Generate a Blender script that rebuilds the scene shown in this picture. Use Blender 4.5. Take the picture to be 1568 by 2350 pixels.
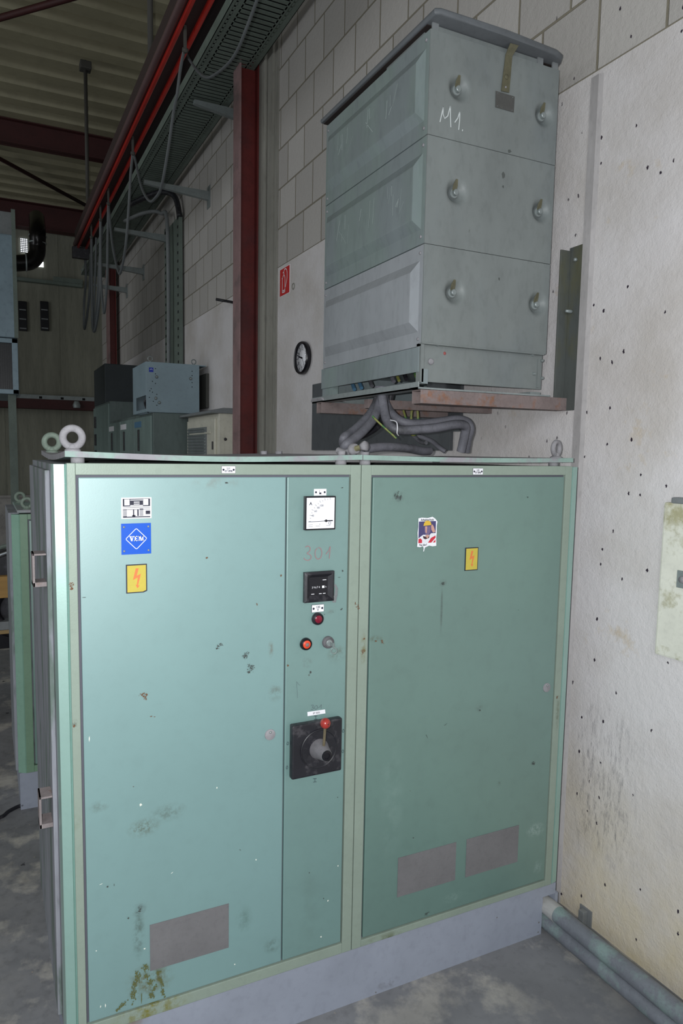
import bpy, bmesh, math, random
from mathutils import Vector, Matrix
PI = math.pi
for o in list(bpy.data.objects): bpy.data.objects.remove(o)
COL = bpy.context.scene.collection
sc = bpy.context.scene

# ------------------------------------------------------------------ camera
CAM = Vector((-0.1824, -1.81635, 1.77642)); YAW, PITCH, ROLL, FPX = 0.43882, -0.1006, 0.01369, 1589.354
SHX, SHY = -71.55, 26.45
_f = Vector((math.sin(YAW)*math.cos(PITCH), math.cos(YAW)*math.cos(PITCH), math.sin(PITCH)))
_r = Vector((math.cos(YAW), -math.sin(YAW), 0)); _u = _r.cross(_f)
CR = _r*math.cos(ROLL)+_u*math.sin(ROLL); CU = -_r*math.sin(ROLL)+_u*math.cos(ROLL)
def P(px, py, ax, val):
    """point of the photograph -> point of the place, on the plane axis=val"""
    d = _f+CR*((px-784-SHX)/FPX)+CU*((1175+SHY-py)/FPX)
    return CAM+d*((val-CAM[ax])/d[ax])
cd = bpy.data.cameras.new('camera'); cam = bpy.data.objects.new('camera', cd); COL.objects.link(cam)
cam.matrix_world = Matrix(((CR.x, CU.x, -_f.x, CAM.x), (CR.y, CU.y, -_f.y, CAM.y), (CR.z, CU.z, -_f.z, CAM.z), (0, 0, 0, 1)))
cd.sensor_fit = 'VERTICAL'; cd.sensor_height = 36; cd.lens = FPX/2350*36
cd.shift_x = -SHX/2350; cd.shift_y = SHY/2350; cd.clip_start = .05
sc.camera = cam
# ------------------------------------------------------------------ light: the camera's flash, dull daylight in the hall, two added fill lamps
w = bpy.data.worlds.new('world'); sc.world = w; w.use_nodes = True
w.node_tree.nodes['Background'].inputs[0].default_value = (.80, .88, .92, 1)
w.node_tree.nodes['Background'].inputs[1].default_value = .31
def lamp(name, kind, loc, energy, color, size, rot=(0, 0, 0), sy=None):
    l = bpy.data.lights.new(name, kind); l.energy = energy; l.color = color
    if kind == 'AREA':
        l.size = size
        if sy: l.shape = 'RECTANGLE'; l.size_y = sy
    else: l.shadow_soft_size = size
    o = bpy.data.objects.new(name, l); o.location = loc; o.rotation_euler = rot; COL.objects.link(o); return o
lamp('flash', 'POINT', CAM-CR*.055+CU*.02, 155, (.97, .99, 1), .008)
lamp('fill_behind_left', 'AREA', (-3.2, -5.5, 3.4), 115, (.93, .97, 1), 3.0, (math.radians(70), 0, math.radians(-32)), 2.5)  # unseen area lamp added behind left as soft daylight fill
lamp('fill_from_left', 'AREA', (-6.5, 6.0, 3.2), 85, (.95, .98, 1), 5.0, (0, math.radians(-90), 0), 2.2)  # unseen area lamp added to brighten the far end and left faces
vs = sc.view_settings; vs.view_transform = 'Standard'; vs.look = 'None'; vs.gamma = 1; vs.exposure = 0; vs.use_curve_mapping = False

# ------------------------------------------------------------------ materials
def rgb(r, g, b):
    f = lambda c: (c/255/12.92) if c/255 <= .04045 else ((c/255+.055)/1.055)**2.4
    return (f(r), f(g), f(b), 1)
def mat(name, col, rough=.6, metal=0, var=.0, vscale=3, bump=0, bscale=200, spots=None, stains=None, streak=None, spec=.5, col2=None, c2scale=2, c2lo=.5, c2hi=.65, stretch=(1, 1, 1), wavep=None, bdist=.001, coat=0):
    m = bpy.data.materials.new(name); m.use_nodes = True; nt = m.node_tree; N = nt.nodes; L = nt.links
    b = N['Principled BSDF']; b.inputs['Roughness'].default_value = rough; b.inputs['Metallic'].default_value = metal
    b.inputs['Specular IOR Level'].default_value = spec
    geo = N.new('ShaderNodeNewGeometry'); pos = geo.outputs['Position']
    if stretch != (1, 1, 1):
        vm = N.new('ShaderNodeVectorMath'); vm.operation = 'MULTIPLY'; L.new(pos, vm.inputs[0]); vm.inputs[1].default_value = stretch; spos = vm.outputs[0]
    else: spos = pos
    rg = N.new('ShaderNodeRGB'); rg.outputs[0].default_value = col; c = rg.outputs[0]
    def noise(sc_, p=pos, det=4, ro=.6):
        n = N.new('ShaderNodeTexNoise'); n.inputs['Scale'].default_value = sc_; n.inputs['Detail'].default_value = det; n.inputs['Roughness'].default_value = ro
        L.new(p, n.inputs['Vector']); return n
    def mix(a, bcol, fac, mode='MIX'):
        x = N.new('ShaderNodeMix'); x.data_type = 'RGBA'; x.blend_type = mode
        L.new(a, x.inputs[6])
        if isinstance(bcol, tuple): x.inputs[7].default_value = bcol
        else: L.new(bcol, x.inputs[7])
        if isinstance(fac, float): x.inputs[0].default_value = fac
        else: L.new(fac, x.inputs[0])
        return x.outputs[2]
    def ramp(s, lo, hi, a=0., bb=1.):
        r = N.new('ShaderNodeMapRange'); r.inputs[1].default_value = lo; r.inputs[2].default_value = hi; r.inputs[3].default_value = a; r.inputs[4].default_value = bb
        L.new(s, r.inputs[0]); return r.outputs[0]
    if col2: c = mix(c, col2, ramp(noise(c2scale, spos, 6, .65).outputs[0], c2lo, c2hi))
    if var:
        c = mix(c, (0, 0, 0, 1), ramp(noise(vscale, spos).outputs[0], .35, .75, 0, var))
        c = mix(c, (0, 0, 0, 1), ramp(noise(vscale*9, spos).outputs[0], .5, .8, 0, var*.8))
    if spots:                                    # (scale, radius, colour, share)
        for (s_, rad, sc2, share) in spots:
            v = N.new('ShaderNodeTexVoronoi'); v.inputs['Scale'].default_value = s_; L.new(spos, v.inputs['Vector'])
            dn = N.new('ShaderNodeMath'); dn.operation = 'ADD'; L.new(v.outputs['Distance'], dn.inputs[0])
            L.new(ramp(noise(s_*6).outputs[0], .3, .7, -rad*.7, rad*.7), dn.inputs[1])
            a = ramp(dn.outputs[0], rad, rad*.6)
            sp = N.new('ShaderNodeSeparateColor'); L.new(v.outputs['Color'], sp.inputs[0])
            t = N.new('ShaderNodeMath'); t.operation = 'LESS_THAN'; L.new(sp.outputs[0], t.inputs[0]); t.inputs[1].default_value = share
            mm = N.new('ShaderNodeMath'); mm.operation = 'MULTIPLY'; L.new(a, mm.inputs[0]); L.new(t.outputs[0], mm.inputs[1])
            c = mix(c, sc2, mm.outputs[0])
    for st in (stains or []):                    # (centre, radii, colour, strength, noise scale)
        ce, ra, sc2, stg, ns = st
        v1 = N.new('ShaderNodeVectorMath'); v1.operation = 'SUBTRACT'; L.new(pos, v1.inputs[0]); v1.inputs[1].default_value = ce
        v2 = N.new('ShaderNodeVectorMath'); v2.operation = 'DIVIDE'; L.new(v1.outputs[0], v2.inputs[0]); v2.inputs[1].default_value = ra
        v3 = N.new('ShaderNodeVectorMath'); v3.operation = 'LENGTH'; L.new(v2.outputs[0], v3.inputs[0])
        f1 = ramp(v3.outputs['Value'], 1.0, .3)
        f2 = ramp(noise(ns, pos, 5, .7).outputs[0], .42, .6)
        mm = N.new('ShaderNodeMath'); mm.operation = 'MULTIPLY'; L.new(f1, mm.inputs[0]); L.new(f2, mm.inputs[1])
        m2 = N.new('ShaderNodeMath'); m2.operation = 'MULTIPLY'; L.new(mm.outputs[0], m2.inputs[0]); m2.inputs[1].default_value = stg
        c = mix(c, sc2, m2.outputs[0])
    L.new(c, b.inputs['Base Color'])
    if bump:
        bp = N.new('ShaderNodeBump'); bp.inputs['Strength'].default_value = bump; bp.inputs['Distance'].default_value = bdist
        L.new(noise(bscale, spos, 3).outputs[0], bp.inputs['Height']); L.new(bp.outputs[0], b.inputs['Normal'])
    if coat: b.inputs['Coat Weight'].default_value = coat; b.inputs['Coat Roughness'].default_value = .47; b.inputs['Coat IOR'].default_value = 1.9
    return m
def emit(name, col, s):
    m = bpy.data.materials.new(name); m.use_nodes = True; b = m.node_tree.nodes['Principled BSDF']
    b.inputs['Base Color'].default_value = col; b.inputs['Emission Color'].default_value = col; b.inputs['Emission Strength'].default_value = s; return m

# ------------------------------------------------------------------ mesh helpers
class MB:
    def __init__(s): s.b = bmesh.new(); s.mi = 0
    def _f(s, vs):
        try: f = s.b.faces.new(vs); f.material_index = s.mi; return f
        except ValueError: return None
    def quad(s, *pts):
        s._f([s.b.verts.new(Vector(p)) for p in pts]); return s
    def box(s, x0, x1, y0, y1, z0, z1, bv=0):
        if x1 < x0: x0, x1 = x1, x0
        if y1 < y0: y0, y1 = y1, y0
        if z1 < z0: z0, z1 = z1, z0
        t = bmesh.new(); bmesh.ops.create_cube(t, size=1)
        for v in t.verts: v.co = Vector(((x0+x1)/2+v.co.x*(x1-x0), (y0+y1)/2+v.co.y*(y1-y0), (z0+z1)/2+v.co.z*(z1-z0)))
        if bv: bmesh.ops.bevel(t, geom=list(t.edges), offset=bv, segments=2, affect='EDGES', profile=.6)
        s.merge(t); return s
    def merge(s, t, M=None):
        mp = {}
        for v in t.verts: mp[v] = s.b.verts.new(M @ v.co if M else v.co)
        for f in t.faces:
            g = s._f([mp[v] for v in f.verts])
            if g: g.smooth = f.smooth
        t.free()
    def prism(s, pts, d):
        """closed outline (3-D points) extruded by vector d"""
        d = Vector(d); a = [s.b.verts.new(Vector(p)) for p in pts]; b2 = [s.b.verts.new(Vector(p)+d) for p in pts]
        s._f(a); s._f(b2[::-1]); n = len(a)
        for i in range(n): s._f([a[i], b2[i], b2[(i+1) % n], a[(i+1) % n]])
        return s
    def loft(s, rings, closed=True, cap=True, smooth=True):
        R = [[s.b.verts.new(Vector(p)) for p in r] for r in rings]; n = len(R[0])
        for i in range(len(R)-1):
            for j in range(n if closed else n-1):
                f = s._f([R[i][j], R[i][(j+1) % n], R[i+1][(j+1) % n], R[i+1][j]])
                if f: f.smooth = smooth
        if cap and closed: s._f(R[0][::-1]); s._f(R[-1])
        return s
    def tube(s, pts, r, seg=10, sm=True):
        pts = [Vector(p) for p in pts]
        if sm and len(pts) > 2: pts = smooth(pts)
        rings = []; up = None
        for i, p in enumerate(pts):
            d = (pts[min(i+1, len(pts)-1)]-pts[max(i-1, 0)]).normalized()
            if up is None: up = d.orthogonal().normalized()
            up = (up-d*up.dot(d)).normalized(); q = d.cross(up)
            rr = r(i/(len(pts)-1)) if callable(r) else r
            rings.append([p+(up*math.cos(2*PI*k/seg)+q*math.sin(2*PI*k/seg))*rr for k in range(seg)])
        return s.loft(rings)
    def lathe(s, c, axis, prof, seg=32):
        """prof: list of (radius, distance along axis)"""
        c = Vector(c); a = Vector(axis).normalized(); u = a.orthogonal().normalized(); q = a.cross(u)
        return s.loft([[c+a*h+(u*math.cos(2*PI*k/seg)+q*math.sin(2*PI*k/seg))*max(r, 1e-5) for k in range(seg)] for r, h in prof])
    def torus(s, c, axis, R, r, seg=36, rs=12):
        c = Vector(c); a = Vector(axis).normalized(); u = a.orthogonal().normalized(); q = a.cross(u); rings = []
        for i in range(seg+1):
            t = 2*PI*i/seg; d = u*math.cos(t)+q*math.sin(t)
            rings.append([c+d*(R+r*math.cos(2*PI*k/rs))+a*r*math.sin(2*PI*k/rs) for k in range(rs)])
        return s.loft(rings, cap=False)
    def ribbon(s, pts, wd, n=(0, -1, 0)):
        n = Vector(n); pts = [Vector(p) for p in pts]
        L_ = []
        for i, p in enumerate(pts):
            d = (pts[min(i+1, len(pts)-1)]-pts[max(i-1, 0)]).normalized(); q = n.cross(d)*wd/2; L_.append((p+q, p-q))
        for i in range(len(L_)-1): s.quad(L_[i][0], L_[i+1][0], L_[i+1][1], L_[i][1])
        return s
    def blot(s, c, a, b2, seed, n=(0, -1, 0), up=(0, 0, 1), rot=0):
        rd = random.Random(seed); n = Vector(n); up = Vector(up); si = up.cross(n).normalized()
        e1 = si*math.cos(rot)+up*math.sin(rot); e2 = -si*math.sin(rot)+up*math.cos(rot)
        k = 11; s._f([s.b.verts.new(Vector(c)+e1*a*math.cos(2*PI*i/k)*rd.uniform(.55, 1.15)+e2*b2*math.sin(2*PI*i/k)*rd.uniform(.55, 1.15)) for i in range(k)])
        return s
    def text(s, body, size, org, right=(1, 0, 0), up=(0, 0, 1), center=True, bold=0, xs=1):
        cu = bpy.data.curves.new('t', 'FONT'); cu.body = body; cu.size = size; cu.offset = bold; cu.resolution_u = 3
        if center: cu.align_x = 'CENTER'; cu.align_y = 'CENTER'
        o = bpy.data.objects.new('t', cu); COL.objects.link(o); dg = bpy.context.evaluated_depsgraph_get(); dg.update()
        me = bpy.data.meshes.new_from_object(o.evaluated_get(dg)); t = bmesh.new(); t.from_mesh(me)
        bpy.data.objects.remove(o); bpy.data.curves.remove(cu); bpy.data.meshes.remove(me)
        r_ = Vector(right)*xs; u_ = Vector(up); og = Vector(org)
        mp = {v: s.b.verts.new(og+r_*v.co.x+u_*v.co.y) for v in t.verts}
        for f in t.faces: s._f([mp[v] for v in f.verts])
        t.free(); return s
    def build(s, name, mats, parent=None, origin=None, sm=False):
        me = bpy.data.meshes.new(name); bmesh.ops.recalc_face_normals(s.b, faces=list(s.b.faces)) if not getattr(s, 'keep', False) else None
        if sm:
            for f in s.b.faces: f.smooth = True
        s.b.to_mesh(me); s.b.free()
        if sm:
            try: me.set_sharp_from_angle(angle=math.radians(40))
            except Exception: pass
        o = bpy.data.objects.new(name, me); COL.objects.link(o)
        for m in (mats if isinstance(mats, (list, tuple)) else [mats]): me.materials.append(m)
        if parent:
            og = base(parent); o.parent = parent
        else:
            if origin is None:
                vs_ = [v.co for v in me.vertices]
                origin = Vector(((min(v.x for v in vs_)+max(v.x for v in vs_))/2, (min(v.y for v in vs_)+max(v.y for v in vs_))/2, min(v.z for v in vs_)))
            og = Vector(origin); o.location = og
        me.transform(Matrix.Translation(-og)); return o
def base(o):
    while o.parent: o = o.parent
    return o.location.copy()
def smooth(pts, n=6):
    out = []; L_ = [pts[0]]+list(pts)+[pts[-1]]
    for i in range(1, len(L_)-2):
        a, b, c, d = L_[i-1:i+3]
        for k in range(n):
            t = k/n; out.append(.5*((2*b)+(-a+c)*t+(2*a-5*b+4*c-d)*t*t+(-a+3*b-3*c+d)*t**3))
    out.append(pts[-1]); return out
def tag(o, label, cat, group=None, kind=None):
    if label: o['label'] = label
    if cat: o['category'] = cat
    if group: o['group'] = group
    if kind: o['kind'] = kind
    return o
def thing(name, loc, label, cat, group=None):
    o = bpy.data.objects.new(name, None); o.empty_display_size = .05; o.location = loc; COL.objects.link(o); return tag(o, label, cat, group)
def struct(o): o['kind'] = 'structure'; return o
def copy_tree(o, parent=None):
    c = o.copy(); COL.objects.link(c); c.parent = parent
    for ch in list(o.children): copy_tree(ch, c)
    return c

# ------------------------------------------------------------------ shared materials
W = 1.85; YF = 11.7; ZC = 6.0
DARK = rgb(20, 20, 24)
m_black = mat('black plastic', rgb(34, 34, 40), .45, var=.3, vscale=20, col2=rgb(78, 76, 80), c2scale=30, c2lo=.52, c2hi=.72)
m_blackc = mat('clean black', rgb(20, 20, 26), .3)
m_void = mat('dark inside', rgb(12, 12, 14), .9)
m_zinc = mat('galvanised steel', rgb(150, 158, 158), .45, .35, var=.25, vscale=6, bump=.1)
m_grey = mat('grey painted steel', rgb(128, 132, 134), .55, var=.2, vscale=6)
m_white = mat('white label', rgb(235, 235, 240), .4)
m_ink = mat('dark ink', rgb(30, 30, 50), .6)
m_dust = mat('dusty steel', rgb(150, 148, 152), .85, var=.3, vscale=30, bump=.3, bscale=300)
m_dustd = mat('dark dusty plastic', rgb(104, 102, 106), .7, var=.35, vscale=40)
m_cable = mat('dusty grey cable', rgb(116, 116, 124), .6, var=.35, vscale=18, col2=rgb(84, 84, 88), c2scale=8)
m_yg = mat('green and yellow wire', rgb(128, 130, 70), .5, col2=rgb(60, 110, 60), c2scale=30, c2lo=.48, c2hi=.52)
m_blue = mat('blue wire', rgb(80, 120, 150), .5)
m_red = mat('red paint', rgb(106, 38, 36), .5, var=.35, vscale=5, col2=rgb(88, 40, 42), c2scale=2)
m_darkred = mat('dark red steel', rgb(70, 30, 30), .6, var=.3, vscale=3)
m_rust = mat('rusty steel', rgb(132, 118, 116), .7, var=.35, vscale=12, col2=rgb(140, 92, 60), c2scale=14, c2lo=.55, c2hi=.72, bump=.3, bscale=150)

# ------------------------------------------------------------------ the hall
def wall_mat():
    m = bpy.data.materials.new('block and concrete wall'); m.use_nodes = True; nt = m.node_tree; N = nt.nodes; L = nt.links
    b = N['Principled BSDF']; b.inputs['Roughness'].default_value = .9; b.inputs['Specular IOR Level'].default_value = .25
    geo = N.new('ShaderNodeNewGeometry'); sp = N.new('ShaderNodeSeparateXYZ'); L.new(geo.outputs['Position'], sp.inputs[0])
    def math_(op, a, bb):
        n = N.new('ShaderNodeMath'); n.operation = op
        for i, q in enumerate((a, bb)):
            if isinstance(q, (int, float)): n.inputs[i].default_value = q
            else: L.new(q, n.inputs[i])
        return n.outputs[0]
    def noise(s_, det=5, ro=.65, vec=None):
        n = N.new('ShaderNodeTexNoise'); n.inputs['Scale'].default_value = s_; n.inputs['Detail'].default_value = det; n.inputs['Roughness'].default_value = ro
        L.new(vec or geo.outputs['Position'], n.inputs['Vector']); return n.outputs[0]
    def ramp(s, lo, hi, a=0., bb=1.):
        r = N.new('ShaderNodeMapRange'); r.inputs[1].default_value = lo; r.inputs[2].default_value = hi; r.inputs[3].default_value = a; r.inputs[4].default_value = bb
        L.new(s, r.inputs[0]); return r.outputs[0]
    def mix(a, bcol, fac):
        x = N.new('ShaderNodeMix'); x.data_type = 'RGBA'
        for q, k in ((a, 6), (bcol, 7)):
            if isinstance(q, tuple): x.inputs[k].default_value = q
            else: L.new(q, x.inputs[k])
        L.new(fac, x.inputs[0]); return x.outputs[2]
    cx = N.new('ShaderNodeCombineXYZ'); L.new(math_('ADD', sp.outputs[1], 20.0-BY0), cx.inputs[0]); L.new(math_('SUBTRACT', sp.outputs[2], BZ0-2*BH), cx.inputs[1])
    br = N.new('ShaderNodeTexBrick'); L.new(cx.outputs[0], br.inputs['Vector']); br.inputs['Scale'].default_value = 1
    br.inputs['Brick Width'].default_value = BL; br.inputs['Row Height'].default_value = BH; br.inputs['Mortar Size'].default_value = .006; br.inputs['Mortar Smooth'].default_value = .3
    br.inputs['Color1'].default_value = rgb(186, 182, 178); br.inputs['Color2'].default_value = rgb(172, 168, 164); br.inputs['Mortar'].default_value = rgb(132, 126, 112)
    up = math_('GREATER_THAN', sp.outputs[2], BZ0)
    plaster = mix(rgb(214, 210, 211), rgb(194, 188, 184), ramp(noise(1.3), .42, .66))
    plaster = mix(plaster, rgb(192, 174, 146), ramp(noise(3.1, 6, .75), .64, .8))
    # yellowed foot of the wall, grime streaks beside the cabinet
    zlow = ramp(sp.outputs[2], .75, .05); plaster = mix(plaster, rgb(208, 192, 150), math_('MULTIPLY', zlow, ramp(noise(2.2), .35, .6, .2, .75)))
    sv = N.new('ShaderNodeVectorMath'); sv.operation = 'MULTIPLY'; L.new(geo.outputs['Position'], sv.inputs[0]); sv.inputs[1].default_value = (1, 9, 1.6)
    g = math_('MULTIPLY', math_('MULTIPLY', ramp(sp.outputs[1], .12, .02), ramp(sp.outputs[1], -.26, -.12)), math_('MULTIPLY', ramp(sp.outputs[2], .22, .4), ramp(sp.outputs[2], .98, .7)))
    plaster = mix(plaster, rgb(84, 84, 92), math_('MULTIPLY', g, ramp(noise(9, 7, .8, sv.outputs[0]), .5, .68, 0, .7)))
    c = mix(plaster, br.outputs['Color'], up)
    # little dark holes and flies
    sv2 = N.new('ShaderNodeVectorMath'); sv2.operation = 'MULTIPLY'; L.new(geo.outputs['Position'], sv2.inputs[0]); sv2.inputs[1].default_value = (0, 1, .6)
    cv2 = N.new('ShaderNodeCombineXYZ'); L.new(sp.outputs[1], cv2.inputs[0]); L.new(math_('MULTIPLY', sp.outputs[2], .6), cv2.inputs[1])
    v = N.new('ShaderNodeTexVoronoi'); v.voronoi_dimensions = '2D'; v.inputs['Scale'].default_value = 20; L.new(cv2.outputs[0], v.inputs['Vector'])
    dd = math_('ADD', v.outputs['Distance'], ramp(noise(90), .3, .7, -.06, .06))
    sc_ = N.new('ShaderNodeSeparateColor'); L.new(v.outputs['Color'], sc_.inputs[0])
    near = ramp(sp.outputs[1], .9, .1)
    sp_ = math_('MULTIPLY', math_('MULTIPLY', ramp(dd, .085, .055), math_('LESS_THAN', sc_.outputs[0], .17)), near)
    c = mix(c, rgb(48, 40, 52), sp_)
    L.new(c, b.inputs['Base Color'])
    bp = N.new('ShaderNodeBump'); bp.inputs['Strength'].default_value = .8; bp.inputs['Distance'].default_value = .006
    h = math_('SUBTRACT', math_('MULTIPLY', noise(32, 6, .7), .9), math_('MULTIPLY', math_('MULTIPLY', br.outputs['Fac'], up), 1.2))
    h = math_('ADD', h, math_('MULTIPLY', noise(150, 3, .7), .25))
    L.new(h, bp.inputs['Height']); L.new(bp.outputs[0], b.inputs['Normal']); return m
BZ0 = P(1284, 217, 0, W).z; BH = .28; BL = .283
BY0 = P(1347, 150, 0, W).y
m_wall = wall_mat()
m_pil = mat('concrete pilaster', rgb(150, 148, 140), .9, var=.3, vscale=4, stretch=(1, 1, .3), bump=.4, bscale=60)
m_far = mat('sandwich panel', rgb(140, 140, 126), .7, var=.35, vscale=3, stretch=(3, 1, .25), bump=.2, bscale=40)
m_sock = mat('far wall socket', rgb(176, 172, 168), .9, var=.35, vscale=2)
m_floor = mat('stained concrete floor', rgb(128, 129, 132), .75, var=.4, vscale=3, col2=rgb(184, 180, 172), c2scale=3.2, c2lo=.5, c2hi=.62, bump=.25, bscale=60, spots=[(9, .12, rgb(60, 60, 64), .25), (22, .07, rgb(150, 140, 128), .12)],
              stains=[((1.0, -.75, 0), (1.5, .85, 1), rgb(100, 101, 106), .97, .4), ((1.0, -.75, .3), (1.5, .9, 1), rgb(102, 103, 108), .97, .9), ((-.9, .4, 0), (.9, 2.0, 1), rgb(168, 164, 158), .8, 5), ((-.5, -.4, 0), (.3, .3, 1), rgb(84, 86, 94), .9, 6)])
m_deck = mat('trapezoid roof deck', rgb(158, 152, 126), .6, var=.2, vscale=1)

f = MB(); f.box(-7, W+.2, -6, YF+.3, -.2, 0); struct(f.build('floor', m_floor))
f = MB(); f.box(W, W+.25, -3.2, YF+.2, 0, ZC+.3); wr = struct(f.build('wall_right', m_wall))
f = MB(); f.box(-7, W+.25, YF, YF+.25, .94, ZC+.3)
for i in range(14):
    x = W-.75-i*.95
    f.box(x-.006, x+.006, YF-.004, YF, .94, ZC)
struct(f.build('wall_back', m_far))
f = MB(); f.box(-7, W, YF-.06, YF+.2, 0, .94, .01); f.box(-7, W, YF-.09, YF-.05, .92, .965, .005); struct(f.build('trim_1', m_sock))
# roof deck with ribs along x
f = MB(); pts = []; y = -1.5; pr = []
while y < YF+.3:
    pr += [(y, ZC), (y+.17, ZC), (y+.2, ZC+.09), (y+.34, ZC+.09), (y+.37, ZC)]; y += .37
f.loft([[(-7, a, b) for a, b in pr], [(W+.2, a, b) for a, b in pr]], closed=False, cap=False, smooth=False)
pr2 = [(a, b+.1) for a, b in pr]
f.loft([[(-7, a, b) for a, b in pr2], [(W+.2, a, b) for a, b in pr2]], closed=False, cap=False, smooth=False)
struct(f.build('ceiling', m_deck))
# vertical joint strip in the near wall, concrete pilasters
yj = P(1345, 850, 0, W).y
m_seal = mat('joint sealant', rgb(176, 172, 172), .8, var=.25, vscale=12, stretch=(1, 1, .3))
f = MB(); f.loft([[(W, yj+.045, z), (W-.012, yj+.035, z), (W-.012, yj+.0, z), (W, yj-.012, z)] for z in (0, BZ0-.02)], smooth=False); struct(f.build('trim_2', m_seal))
f = MB()
ya, yb = P(632, 500, 0, W).y, P(596, 500, 0, W).y
f.box(W-.03, W, ya, yb, 0, ZC); f.box(W-.055, W-.03, ya+.1, yb-.05, 0, ZC, .01); f.box(W-.012, W, ya-.06, ya, 0, ZC)
struct(f.build('trim_3', m_pil))
def hcol(cx0, y0, y1, label, grp):
    t = thing('steel_column', (W-.12, (y0+y1)/2, 0), label, 'column', grp)
    x0, x1 = cx0, W-.055 if cx0 > 1.3 else W
    f = MB(); f.box(x0, x0+.012, y0, y1, 0, ZC-.1, .002); f.build('flange', m_colface, t)
    f = MB(); f.box(x1-.012, x1, y0, y1, 0, ZC-.1, .002); f.build('flange', m_red, t)
    f = MB(); f.box(x0+.012, x1-.012, y0+.06, y0+.07, 0, ZC-.1); f.build('web', m_red, t)
    return t
m_colface = mat('dusty red flange', rgb(150, 120, 120), .6, var=.25, vscale=6, col2=rgb(120, 104, 104), c2scale=3)
yc0 = P(592, 500, 0, W-.06).y; cx0 = P(550, 500, 1, yc0).x; yc1 = P(535, 500, 0, cx0).y
hcol(cx0, yc0, yc1, 'dark red steel column standing against the block wall behind the green cabinets', 'steel columns')
yd = P(275, 700, 0, W).y; xd = P(250, 700, 1, yd).x
t2 = hcol(xd, yd, yd+.3, 'distant dark red steel column in the far corner of the hall', 'steel columns')

# ------------------------------------------------------------------ roof steel
def beamx(y, z0, z1, x0, x1, label, wd=.12):
    f = MB(); f.box(x0, x1, y, y+.01+wd, z1-.012, z1); f.box(x0, x1, y, y+.01+wd, z0, z0+.012); f.box(x0, x1, y+wd/2-.004, y+wd/2+.004, z0, z1)
    return tag(f.build('roof_beam', m_darkred), label, 'beam', 'roof beams')
yb1 = P(100, 340, 2, ZC-.3).y; beamx(yb1, ZC-.3, ZC-.005, -7, W-.02, 'dark red roof beam crossing midway under the corrugated deck', .14)
beamx(YF-.28, ZC-.42, ZC-.005, -7, W-.02, 'dark red roof beam lying along the top of the far wall', .2)
def rod(name, a, b, r, m, label, cat, grp=None):
    f = MB(); f.tube([a, b], r, 8, False); return tag(f.build(name, m), label, cat, grp)
zb = ZC-.12
rod('roof_brace', P(-600, 40, 2, zb), P(208, 477, 2, zb), .03, m_darkred, 'thin dark diagonal brace running under the deck beyond the middle beam', 'brace', 'roof braces')
rod('roof_brace', P(-600, 212, 2, zb), P(330, -53, 2, zb), .03, m_darkred, 'thin dark diagonal brace in the top left corner of the photo', 'brace', 'roof braces')
f = MB(); f.box(1.46, 1.62, 1.0, YF-.3, 5.15, 5.6); f.box(1.42, 1.66, 1.0, YF-.3, 5.14, 5.155)
tag(f.build('eaves_girder', mat('near black girder', rgb(34, 22, 22), .8)), 'long dark girder running above the cable tray along the block wall', 'girder')
# crane rail, overhead, lit red edges
CZ = 4.2; cxa = P(425, 0, 2, CZ).x-.005; cxb = cxa+.155; cy1 = P(190, 572, 2, CZ).y
m_rail = mat('glossy red rail paint', rgb(176, 40, 30), .32, var=.25, vscale=4)
m_railtop = mat('dusty rail side', rgb(92, 66, 66), .45, var=.2, vscale=3)
t = thing('crane_rail', ((cxa+cxb)/2, 4, CZ), 'red overhead rail hung with cable loops running towards the far wall', 'rail')
f = MB(); f.box(cxa+.012, cxb, .5, cy1, CZ+.03, CZ+.2, .004); f.build('rail_body', mat('rail body', rgb(48, 30, 30), .6), t)
for xa in (cxa+.035, cxb-.028):
    f = MB(); f.box(xa, xa+.024, .5, cy1, CZ, CZ+.032, .006); f.build('rail_lip', m_rail, t)
f = MB(); f.tube([(cxa+.012, .5, CZ+.045), (cxa+.012, cy1, CZ+.045)], .024, 18, False); f.build('side_tube', m_railtop, t, sm=True)
f = MB(); f.box(cxa-.02, cxb+.02, cy1-.02, cy1+.05, CZ-.11, CZ+.02, .005); f.build('end_stop', m_black, t)
m_hang = mat('dark rod', rgb(66, 64, 60), .7)
for px, py in ((362, 145), (217, 480)):
    q = P(px, py, 2, CZ+.27); x = (cxa+cxb)/2
    f = MB(); f.tube([(x, q.y, CZ+.19), (x, q.y, ZC+.02)], .02, 10, False); f.box(x-.06, x+.06, q.y-.06, q.y+.06, ZC-.08, ZC-.0, .01); f.build('hanger', m_hang, t)
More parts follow.
